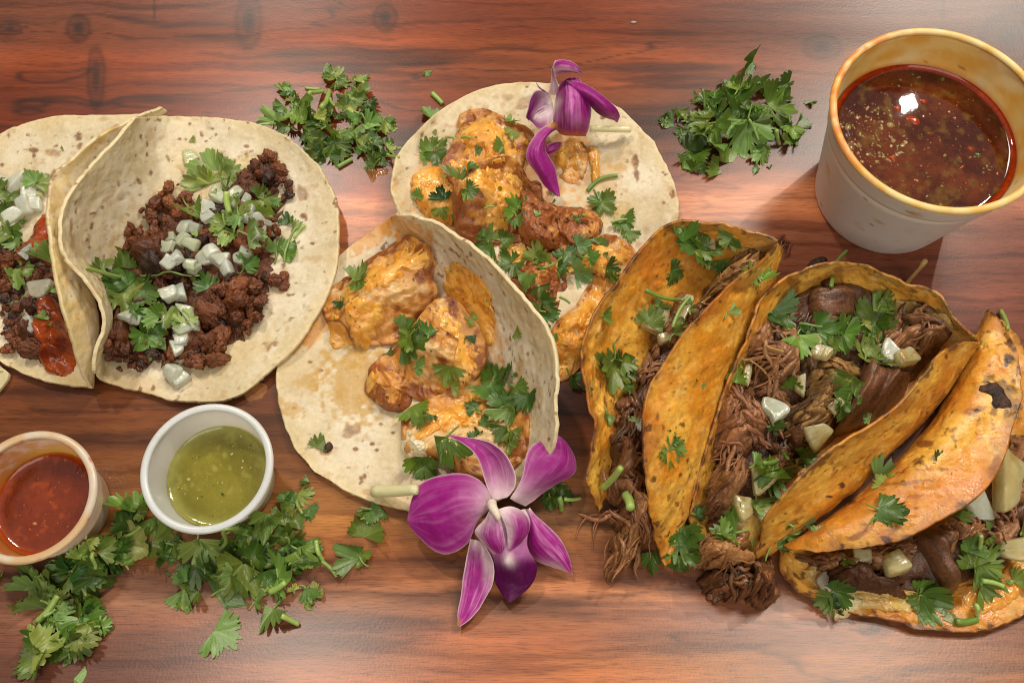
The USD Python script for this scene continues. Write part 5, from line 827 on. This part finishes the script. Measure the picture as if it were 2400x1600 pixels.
def rs_col(V, rho):
    f, g = fbm(V * 60, 4, 16), fbm(V * 300, 3, 17); c = mix([.11, .013, .003], [.18, .026, .004], sm(f, .3, .7)); c = mix(c, [.32, .055, .010], sm(g, .6, .78) * .5); return mix(c, [.40, .055, .008], sm(rho, .8, 1) * .7)
ts = thing('red_salsa', 'dark red salsa inside the cup with the stained rim', 'salsa', (RX, RY, LZ))
V, F, rho = pool(RX, RY, glr, LZ, rs_col, 16, men=.0018); put(ts, 'salsa_surface', V, F, M['salsa'], rs_col(V, rho))
V, F, C = bits(RX, RY, glr, LZ, 60, .4, [(.34, .06, .012), (.40, .12, .03), (.2, .02, .005)], 18); r = put(ts, 'pulp_flecks', V, F, M['salsa'], C); data(stage.GetPrimAtPath(r.path), kind='stuff')

#SECTION herbs
# ------------------------------------------------------------------ cilantro on the tray
def pile(label, crop, cx, cy, rows, stems=(), group='cilantro piles on the tray'):
    t = thing('cilantro_pile', label, 'herbs', base_at(crop, cx, cy), group)
    rng = rs(int(cx + cy))
    for k, r in enumerate(rows):                                                     # lower layer of hidden, darker leaves
        if rng.random() < .55: leaf(t, crop, r[0] + rng.normal(0, 25), r[1] + rng.normal(0, 25), rng.uniform(0, 360), r[3] * .8, .12 + .2 * rng.random(), seed=900 + k + int(cx), tilt=.2)
    for k, r in enumerate(rows):
        leaf(t, crop, *r, tilt=.35, shrink=.84)
        for j in range(rng.integers(1, 3)): leaf(t, crop, r[0] + rng.normal(0, .24) * r[3], r[1] + rng.normal(0, .24) * r[3], rng.uniform(0, 360), r[3] * rng.uniform(.35, .7), float(np.clip(r[4] + rng.normal(0, .2), .05, .9)), seed=700 + k + int(cy) + 400 * j, tilt=.55, cut=rng.uniform(0, 6.28))
    for s in stems: stem(t, crop, *s)
    return t
pile('bushy pile of chopped cilantro beyond the ground meat taco', 'c2', 900, 600, [(490, 260, 80, 230, .25), (620, 440, 90, 260, .25), (520, 700, -110, 180, .3), (930, 560, -90, 300, .2), (700, 760, -130, 300, .2), (800, 700, -120, 360, .3), (850, 830, -100, 330, .35), (780, 880, 190, 300, .3), (960, 130, 150, 260, .3), (1080, 210, -30, 220, .4), (1250, 180, 60, 230, .6),
    (1390, 460, -40, 240, .2), (1280, 330, -70, 250, .55), (1180, 390, -100, 260, .6), (1120, 520, -80, 260, .35), (1250, 600, -90, 220, .5), (1570, 660, -20, 260, .3), (1420, 640, 10, 320, .7), (1050, 770, -70, 400, .3), (1040, 900, -60, 330, .45), (1250, 780, -40, 260, .5), (1290, 890, -60, 280, .6), (1400, 830, -20, 240, .15), (1430, 900, -30, 240, .1), (1520, 1010, -80, 220, .1), (1380, 1040, 180, 240, .25), (1590, 900, 30, 160, .45), (370, 530, 110, 360, .8), (680, 540, -60, 400, .85)],
    [((700, 260), (860, 270), .9, .85), ((740, 330), (890, 300), 1.2, .75), ((870, 490), (950, 295), 1.5, .5), ((960, 370), (1010, 450), .8, .6), ((1560, 960), (1680, 980), .8, .9), ((1210, 500), (1330, 600), .6, .5)])
pile('loose spread of cilantro between the orchid taco and the broth container', 'c8', 560, 680, [(170, 630, 170, 150, .4), (300, 640, 160, 200, .4), (375, 520, 100, 160, .4), (430, 600, 120, 260, .45), (260, 740, -130, 160, .2), (330, 700, -160, 260, .3), (540, 480, 75, 380, .2), (600, 420, 60, 160, .6), (650, 600, 20, 260, .45), (740, 590, 40, 240, .3), (820, 500, 35, 280, .35), (840, 660, -30, 240, .3), (940, 650, -10, 220, .4), (890, 720, -70, 180, .7), (720, 680, -60, 220, .3), (540, 640, 60, 200, .3), (300, 870, -100, 220, .35), (420, 860, -90, 320, .35), (600, 760, -100, 380, .4), (450, 730, -90, 300, .6), (715, 850, -60, 170, .5), (350, 640, 150, 200, .55)],
    [((640, 640), (700, 760), .8, .5), ((805, 700), (825, 790), 1.1, .7), ((370, 460), (380, 570), .7, .4)])
pile('long cilantro heap curving round the red salsa cup', 'c6', 400, 1050, [(650, 720, 120, 220, .3), (720, 630, 100, 280, .35), (810, 750, -60, 250, .45), (870, 840, -10, 330, .25), (950, 860, -20, 200, .4), (740, 870, -30, 300, .55), (640, 850, 60, 300, .4), (590, 930, -40, 300, .25), (560, 850, 30, 240, .5), (380, 900, 150, 260, .3), (300, 960, 170, 250, .3), (420, 960, 200, 300, .2), (480, 1000, -30, 340, .12), (460, 880, 80, 180, .75), (150, 985, 120, 260, .45), (330, 1060, 20, 260, .35), (220, 1040, 60, 300, .55), (460, 1060, -70, 300, .2), (190, 1150, 150, 260, .6), (290, 1120, 60, 300, .55), (440, 1180, 40, 250, .5), (340, 1170, 10, 260, .6), (330, 1250, -20, 240, .55), (240, 1290, -120, 240, .5), (490, 1210, -10, 250, .4), (450, 1300, -60, 300, .3), (420, 1370, -30, 280, .45), (200, 1440, 215, 380, .3), (270, 1390, 20, 340, .7), (530, 1260, 30, 160, .5)],
    [((200, 1250), (310, 1110), 1.5, .7), ((500, 890), (505, 970), .9, .8), ((660, 800), (740, 750), .7, .4), ((230, 1220), (300, 1180), .8, .6)])
pile('cilantro heap in front of the green salsa cup', 'c6', 1330, 900, [(1600, 570, 5, 220, .7), (1500, 610, 170, 180, .35), (1620, 680, -60, 160, .45), (1400, 650, 100, 160, .5), (1510, 690, 80, 260, .3), (1520, 780, 70, 260, .3), (1300, 800, -110, 240, .2), (1410, 910, -20, 200, .15), (1130, 960, 150, 260, .3), (1070, 890, -90, 340, .6), (1230, 910, -15, 380, .2), (1350, 880, 60, 260, .35), (1480, 900, 30, 240, .35), (1410, 770, -100, 330, .5), (1550, 860, -60, 220, .3), (1600, 920, -60, 280, .4), (1510, 950, -90, 300, .4), (1030, 1010, -90, 260, .2), (1330, 1050, -40, 350, .45), (1430, 1010, -80, 280, .5), (1570, 1060, -20, 300, .45), (1640, 1090, -30, 200, .4), (1000, 1130, -70, 260, .45), (1210, 1020, -120, 460, .6)],
    [((1170, 860), (1260, 760), .9, .6), ((1420, 1090), (1500, 1040), 1.4, .8), ((1190, 1070), (1110, 1112), .6, .4), ((1560, 610), (1590, 680), .8, .6)])
sp = thing('cilantro_sprig', 'flat cilantro sprig with two broad leaves between the front heap and the orchid', 'herbs', base_at('c6', 1840, 850))
leaves(sp, 'c6', [(1920, 740, 80, 270, .35), (1890, 930, -90, 190, .5), (1830, 870, 150, 330, .3), (1930, 680, 60, 160, .3)], tilt=.15); stem(sp, 'c6', (1660, 820), (1700, 930), 1.1, .7); stem(sp, 'c6', (1690, 930), (1770, 1010), .9, .4)
sp = thing('cilantro_sprig', 'dark wet cilantro tuft with a pale stem right of the large orchid', 'herbs', base_at('c7', 1220, 560))
leaves(sp, 'c7', [(1180, 520, 150, 170, .1), (1210, 560, -60, 170, .1), (1250, 520, 60, 150, .12), (1290, 540, 20, 110, .12), (1200, 600, -90, 120, .15)], tilt=.3); stem(sp, 'c7', (1270, 575), (1390, 565), .9, .9, lift=(1, 0)); stem(sp, 'c7', (1235, 560), (1255, 655), 1.3, .4)
sp = thing('cilantro_sprig', 'broad dark green cilantro between the near ends of two birria tacos', 'herbs', base_at('c12', 1050, 1150))
leaves(sp, 'c12', [(1000, 950, 80, 400, .12), (1050, 1130, -60, 430, .22), (930, 1290, -120, 300, .3), (1130, 1200, -40, 260, .25), (1080, 1010, 80, 260, .15)], tilt=.12)
leaf(None, 'c6', 1400, 1240, -110, 290, .45, alone=('narrow cilantro leaf hanging below the front heap, pointing towards the viewer',), cut=0.3)
leaf(None, 'c6', 1185, 1330, -25, 330, .75, seed=41, alone=('single pale cilantro leaf, nearest one lying alone on the bare tray',))
leaf(None, 'c3', 250, 300, 110, 150, .55, alone=('small cilantro leaf against the far left rim of the orchid taco',))
leaf(None, 'c3', 250, 110, -60, 70, .35, alone=('tiny cilantro shred alone on the dark far planks',))
leaf(None, 'c4', 520, 1480, -20, 150, .4, alone=('cilantro leaf half under the front rim of the middle chicken taco',))
leaf(None, 'c4', 1465, 830, -80, 130, .08, alone=('dark cilantro leaf wedged between the middle chicken taco and the birria taco',))
leaf(None, 'c6', 885, 995, 40, 36, .3, alone=('green speck of cilantro between the two front heaps',))
leaf(None, 'c8', 768, 918, -80, 36, .2, alone=('green speck of cilantro in front of the far right herb spread',))
GS = 'loose cut cilantro stems on the tray'
stem(None, 'c6', (1480, 1215), (1570, 1260), 1.2, .9, name='cut_herb', alone=('pale cut stem lying in front of the herb heaps', GS), bend=.01)
stem(None, 'c2', (1040, 1095), (1190, 1010), 1.2, .35, name='cut_herb', alone=('green cut stem just below the far left cilantro pile', GS), bend=.01)
stem(None, 'c3', (275, 210), (325, 260), 1.4, .7, name='cut_herb', alone=('short cut stem beyond the rim of the orchid taco', GS), bend=.01)

#SECTION flowers
# ------------------------------------------------------------------ orchids
PU, DK, PK, WH = np.array([.33, .012, .22]), np.array([.115, .004, .085]), np.array([.66, .24, .54]), np.array([.84, .70, .72])
def petal(t, crop, left, mid, right, name='petal', white=.18, edge=.05, dark=0, stain=0, seed=0, nu=80, nv=60, colf=None, th=.32, label=None, vein=.5):
    """left, mid, right: base -> tip lines (x, y, z mm)"""
    G = loft(crop, [left, mid, right], nu, nv, None); s = np.linspace(0, 1, nu)[None] + np.zeros((nv, 1)); u = np.linspace(-1, 1, nv)[:, None] + np.zeros((1, nu))
    G = G + gnormals(G) * ((fbm(G * 160, 3, seed) - .5) * 1.2 * MM)[..., None]
    V, F, side, r = sheet(G, th * MM); sf, uf = np.tile(s.ravel(), 2), np.tile(u.ravel(), 2)
    v = .45 * fbm(np.c_[uf * 34, sf * 2.5, np.full(len(sf), seed + 4.)], 2, seed) + .55 * fbm(np.c_[uf * 15, sf * 3, np.full(len(sf), seed)], 3, seed); w = fbm(np.c_[uf * 3, sf * 3, np.full(len(sf), seed + 9.)], 3, seed)
    c = mix(mix(PU, DK, dark), PK, sm(v * .6 + w * .4, .45, .75) * vein); c = mix(c, WH, np.exp(-(sf / white) ** 1.5) * .85 if white else 0); c = mix(c, WH, np.exp(-((1 - np.abs(uf)) / edge)) * .7 if edge else 0); c = mix(c, PK, np.exp(-((1 - sf) / .04)) * .4)
    if colf is not None: c = colf(c, sf, uf, v)
    return put(t, name, V, F, M['petal'], c, label=label)
o1 = thing('orchid', 'large open purple orchid blossom lying at the front rim of the middle taco', 'flower', base_at('c7', 780, 620))
petal(o1, 'c7', [(1000, 640, 14), (1010, 740, 12), (1015, 850, 9), (1012, 900, 8), (1060, 990, 6), (1150, 1040, 5), (1250, 1070, 4), (1328, 1100, 4)], [(1020, 640, 16), (1050, 760, 15), (1100, 860, 14), (1170, 930, 12), (1250, 1010, 9), (1330, 1101, 4)], [(1030, 630, 16), (1080, 690, 15), (1150, 750, 14), (1230, 830, 12), (1290, 930, 9), (1320, 1020, 6), (1332, 1100, 4)], white=.05, edge=.05, seed=1, vein=1.0, colf=lambda c, s, u, v: mix(c, WH, sm(s, .5, .9) * sm(-u + .3 * v, -.1, .9) * .75))
petal(o1, 'c7', [(615, 850, 14), (592, 960, 12), (562, 1100, 10), (545, 1250, 7), (527, 1350, 6), (530, 1470, 5)], [(650, 860, 11), (660, 1000, 8), (650, 1150, 7), (610, 1300, 5), (570, 1400, 4), (532, 1471, 4)], [(690, 880, 15), (745, 960, 14), (776, 1080, 12), (760, 1180, 10), (720, 1260, 8), (670, 1350, 6), (600, 1430, 5), (534, 1472, 4)], white=.12, edge=.07, seed=2, vein=.9, colf=lambda c, s, u, v: mix(mix(c, WH, sm(u, .0, .5) * sm(.5 - s, -.1, .3) * .7), [.55, .25, .04], sm(s, .88, .98) * sm(-u, -.2, .6)))
petal(o1, 'c7', [(890, 565, 22), (950, 470, 24), (985, 380, 25), (1005, 260, 25), (1060, 180, 24), (1135, 150, 22), (1215, 122, 20)], [(930, 590, 20), (1040, 480, 23), (1130, 380, 25), (1210, 290, 25), (1250, 210, 23), (1222, 124, 20)], [(1000, 622, 16), (1080, 560, 16), (1160, 500, 16), (1240, 450, 16), (1330, 400, 15), (1356, 340, 14), (1332, 250, 15), (1290, 180, 17), (1225, 122, 20)], white=.2, edge=.03, seed=3, dark=.15, vein=.35)
petal(o1, 'c7', [(770, 578, 22), (720, 470, 24), (690, 370, 26), (650, 270, 28), (570, 190, 28), (455, 124, 24)], [(810, 575, 20), (800, 450, 21), (780, 330, 23), (720, 240, 25), (620, 165, 27), (452, 122, 24)], [(870, 562, 22), (922, 500, 24), (936, 430, 26), (902, 320, 28), (830, 220, 29), (740, 165, 29), (640, 140, 28), (450, 120, 24)], white=.22, edge=.06, seed=4, vein=.8)
petal(o1, 'c7', [(762, 600, 22), (735, 500, 23), (640, 415, 23), (520, 388, 22), (400, 403, 20), (300, 432, 18), (225, 495, 16), (185, 600, 14), (165, 700, 12)], [(758, 618, 22), (690, 600, 26), (600, 600, 27), (500, 620, 26), (400, 660, 23), (300, 680, 19), (220, 700, 15), (165, 715, 12)], [(752, 640, 20), (690, 700, 21), (640, 780, 20), (600, 870, 17), (520, 935, 14), (430, 960, 12), (340, 925, 11), (240, 835, 11), (165, 728, 11)], white=.16, edge=.02, seed=5, vein=.3, name='petal', label='broad rounded petal on the left')
petal(o1, 'c7', [(640, 790, 16), (690, 880, 15), (765, 975, 13), (780, 1080, 11), (792, 1170, 9), (832, 1240, 7), (880, 1298, 6)], [(790, 690, 24), (830, 800, 22), (860, 920, 20), (890, 1040, 17), (905, 1160, 12), (885, 1300, 6)], [(1000, 640, 20), (1032, 740, 18), (1012, 860, 16), (1040, 960, 14), (1076, 1020, 12), (1070, 1130, 10), (1000, 1220, 8), (890, 1302, 6)], name='lip', white=.0, edge=.0, seed=6, dark=1.0, vein=.10,
      colf=lambda c, s, u, v: mix(mix(mix(c, [.075, .002, .055], sm(s, .5, .62) * (.6 + .4 * v)), PK, sm(.50 - s, -.05, .12) * .75), WH, np.maximum(np.exp(-((s - .47) / .07) ** 2 - ((u + .1) / .25) ** 2) * (.5 + v), np.exp(-(s / .16) ** 2)) * .9))
petal(o1, 'c7', [(750, 640, 26), (700, 720, 25), (640, 800, 22), (690, 870, 20), (770, 960, 17)], [(768, 640, 28), (760, 740, 28), (750, 830, 26), (780, 900, 24), (820, 960, 20)], [(800, 650, 28), (830, 740, 28), (850, 830, 26), (855, 900, 23), (840, 945, 20)], name='lip_lobe', white=.25, edge=.05, seed=7, vein=1.0, colf=lambda c, s, u, v: mix(c, WH, sm(-u, .1, .9) * .75))
petal(o1, 'c7', [(800, 645, 28), (850, 740, 26), (870, 840, 23), (870, 920, 20)], [(880, 620, 27), (930, 720, 28), (940, 830, 25), (900, 920, 21)], [(960, 640, 24), (1025, 710, 24), (1025, 800, 21), (960, 890, 18)], name='lip_lobe', white=.2, edge=.04, seed=8, vein=.7, colf=lambda c, s, u, v: mix(c, WH, sm(-u, .1, 1) * .8))
V, F = tube(resample(K3('c7', [(760, 600, 26), (775, 640, 30), (800, 680, 31), (812, 722, 30)]), 14), np.r_[np.linspace(.0022, .0016, 10), .0014, .0012, .0009, .0003], 12); put(o1, 'column', V, F, M['petal'], mix(WH, [.8, .75, .5], fbm(V * 300, 2, 1)))
stem(tC, 'c4', (490, 1388), (700, 1378), 2.7, 1, col=(.60, .58, .32), name='orchid_stem', bend=.02)
o2 = thing('orchid', 'smaller crumpled purple orchid standing on the far edge of the back chicken taco', 'flower', base_at('c14', 500, 600))
petal(o2, 'c14', [(320, 440, 22), (340, 330, 26), (350, 250, 30), (352, 180, 34), (390, 95, 37)], [(360, 445, 20), (380, 360, 24), (370, 290, 27), (368, 210, 32), (400, 97, 36)], [(410, 450, 22), (425, 360, 26), (395, 290, 29), (388, 230, 33), (420, 100, 36)], name='sepal', white=.9, edge=.08, seed=11, vein=.9)
petal(o2, 'c14', [(385, 97, 37), (440, 88, 38), (510, 96, 38), (590, 140, 36), (640, 190, 33), (662, 234, 30)], [(370, 170, 36), (440, 155, 40), (520, 160, 40), (590, 185, 37), (662, 235, 30)], [(390, 265, 33), (430, 228, 35), (500, 214, 36), (580, 218, 34), (660, 237, 30)], name='sepal', white=.05, edge=.1, seed=12, vein=1.0, colf=lambda c, s, u, v: mix(c, WH, np.exp(-((u - .35) / .22) ** 2) * .7))
petal(o2, 'c14', [(330, 440, 22), (210, 400, 26), (160, 440, 26), (125, 540, 24), (95, 680, 18)], [(360, 520, 20), (280, 520, 21), (210, 560, 20), (150, 640, 18), (110, 700, 15)], [(370, 700, 20), (310, 750, 22), (240, 800, 22), (190, 770, 20), (130, 700, 16)], name='lip', white=.25, edge=.03, seed=13, dark=.6, vein=.2, colf=lambda c, s, u, v: mix(c, WH, np.exp(-((u - .15) / .35) ** 2) * sm(v, .25, .5) * sm(.95 - s, 0, .3) * .9))
petal(o2, 'c14', [(262, 405, 24), (235, 380, 27), (205, 355, 29), (190, 322, 30)], [(290, 420, 23), (255, 385, 27), (215, 350, 29), (192, 321, 30)], [(330, 440, 22), (280, 400, 26), (225, 355, 29), (194, 320, 30)], name='lip_lobe', white=.0, edge=.05, seed=14, vein=.8, nu=30, nv=16)
petal(o2, 'c14', [(440, 330, 28), (400, 430, 24), (382, 560, 22), (370, 690, 20), (375, 760, 17), (430, 850, 13)], [(540, 270, 30), (560, 420, 36), (560, 560, 37), (560, 700, 33), (560, 800, 26), (560, 868, 18)], [(640, 290, 28), (712, 400, 28), (752, 560, 26), (748, 700, 23), (725, 800, 19), (700, 872, 13)], seed=15, white=.0, edge=.05, vein=.8, name='petal', colf=lambda c, s, u, v: mix(mix(c, WH, np.exp(-((s - .42) / .12) ** 2) * sm(-u, .1, 1) * .8), [.62, .16, .02], sm(s + .25 * (v - .5), .80, .92) * .7))
petal(o2, 'c14', [(500, 310, 33), (640, 320, 34), (800, 400, 32), (920, 500, 28), (1010, 590, 22), (1045, 665, 16), (1022, 725, 13)], [(560, 380, 34), (680, 410, 36), (800, 490, 33), (900, 580, 28), (980, 660, 20), (1020, 727, 13)], [(470, 450, 30), (690, 490, 30), (760, 570, 26), (850, 650, 22), (920, 682, 18), (980, 700, 15), (1018, 729, 13)], seed=16, white=.0, edge=.03, dark=.2, vein=.3, colf=lambda c, s, u, v: mix(c, DK, sm(u, .1, .6) * sm(s, .3, .5) * .8))
petal(o2, 'c14', [(370, 725, 24), (230, 810, 26), (140, 920, 26), (95, 1090, 24), (180, 1230, 20), (280, 1380, 15), (410, 1482, 12)], [(420, 740, 22), (270, 880, 27), (210, 1000, 28), (220, 1110, 26), (280, 1240, 22), (340, 1360, 17), (425, 1484, 12)], [(470, 770, 18), (320, 860, 22), (288, 980, 22), (325, 1080, 20), (385, 1180, 18), (412, 1300, 15), (440, 1482, 11)], seed=17, white=.0, edge=.04, vein=.45, dark=.1, colf=lambda c, s, u, v: mix(c, [.58, .28, .06], sm(.16 - s, 0, .1) * .85))
petal(o2, 'c14', [(300, 960, 16), (370, 935, 16), (440, 930, 15)], [(300, 1010, 17), (350, 990, 18), (450, 940, 15)], [(300, 1065, 15), (370, 1045, 15), (450, 950, 14)], seed=18, white=0, edge=.05, nu=30, nv=16)
V, F = tube(resample(K3('c14', [(740, 790, 13), (900, 795, 13), (1050, 798, 13), (1155, 800, 12)]), 14), .0016, 12); put(o2, 'flower_stalk', V, F, M['stem'], mix([.72, .66, .42], [.62, .60, .28], fbm(V * 200, 2, 1)))

#SECTION crumbs
# ------------------------------------------------------------------ crumbs and drips
pc = drop(np.array([1484, 54.])); v, f = ICO[2]; top('crumb', (v * (1 + .6 * (fbm(v * 2, 3, 1) - .5))[:, None]) * [.0017, .0008, .0006] + pc + [0, 0, .0004], f, M['onion'], 'tiny pale crumb alone on the far planks', 'crumb', np.array([.7, .55, .4]))
tm = Thing('/World', np.zeros(3))
r = pillow(tm, 'onion_scrap', 'c16', [(1590, 175), (1600, 130), (1630, 108), (1655, 120), (1645, 170), (1645, 215), (1620, 235), (1597, 215)], 1.6, lambda V, r: mix([.55, .30, .08], [.7, .5, .2], fbm(V * 400, 2, 3)), M['salsa'], seed=9, amp=.4, nth=50, nr=12, sig=.6)
data(stage.GetPrimAtPath(r.path), label='curled golden onion scrap on the tray below the broth container', category='scrap')
for pts, crop, lab in (([(1340, 1130), (1450, 1120), (1580, 1095), (1570, 1150), (1440, 1190), (1400, 1265), (1370, 1200)], 'c2', 'wet juice smear below the far left cilantro pile'),
                       ([(1290, 70), (1330, 20), (1400, 10), (1390, 60), (1330, 110), (1290, 130)], 'c6', 'small orange juice drip in the gap between two tacos')):
    r = pillow(tm, 'juice_drip', crop, pts, .55, lambda V, r: mix([.24, .085, .028], [.36, .15, .05], fbm(V * 150, 3, 4)), M['salsa'], seed=len(lab), amp=.35, nth=70, nr=18, sig=.6, rag=.2, holes=.9, sink=.25)
    data(stage.GetPrimAtPath(r.path), label=lab, category='drip')
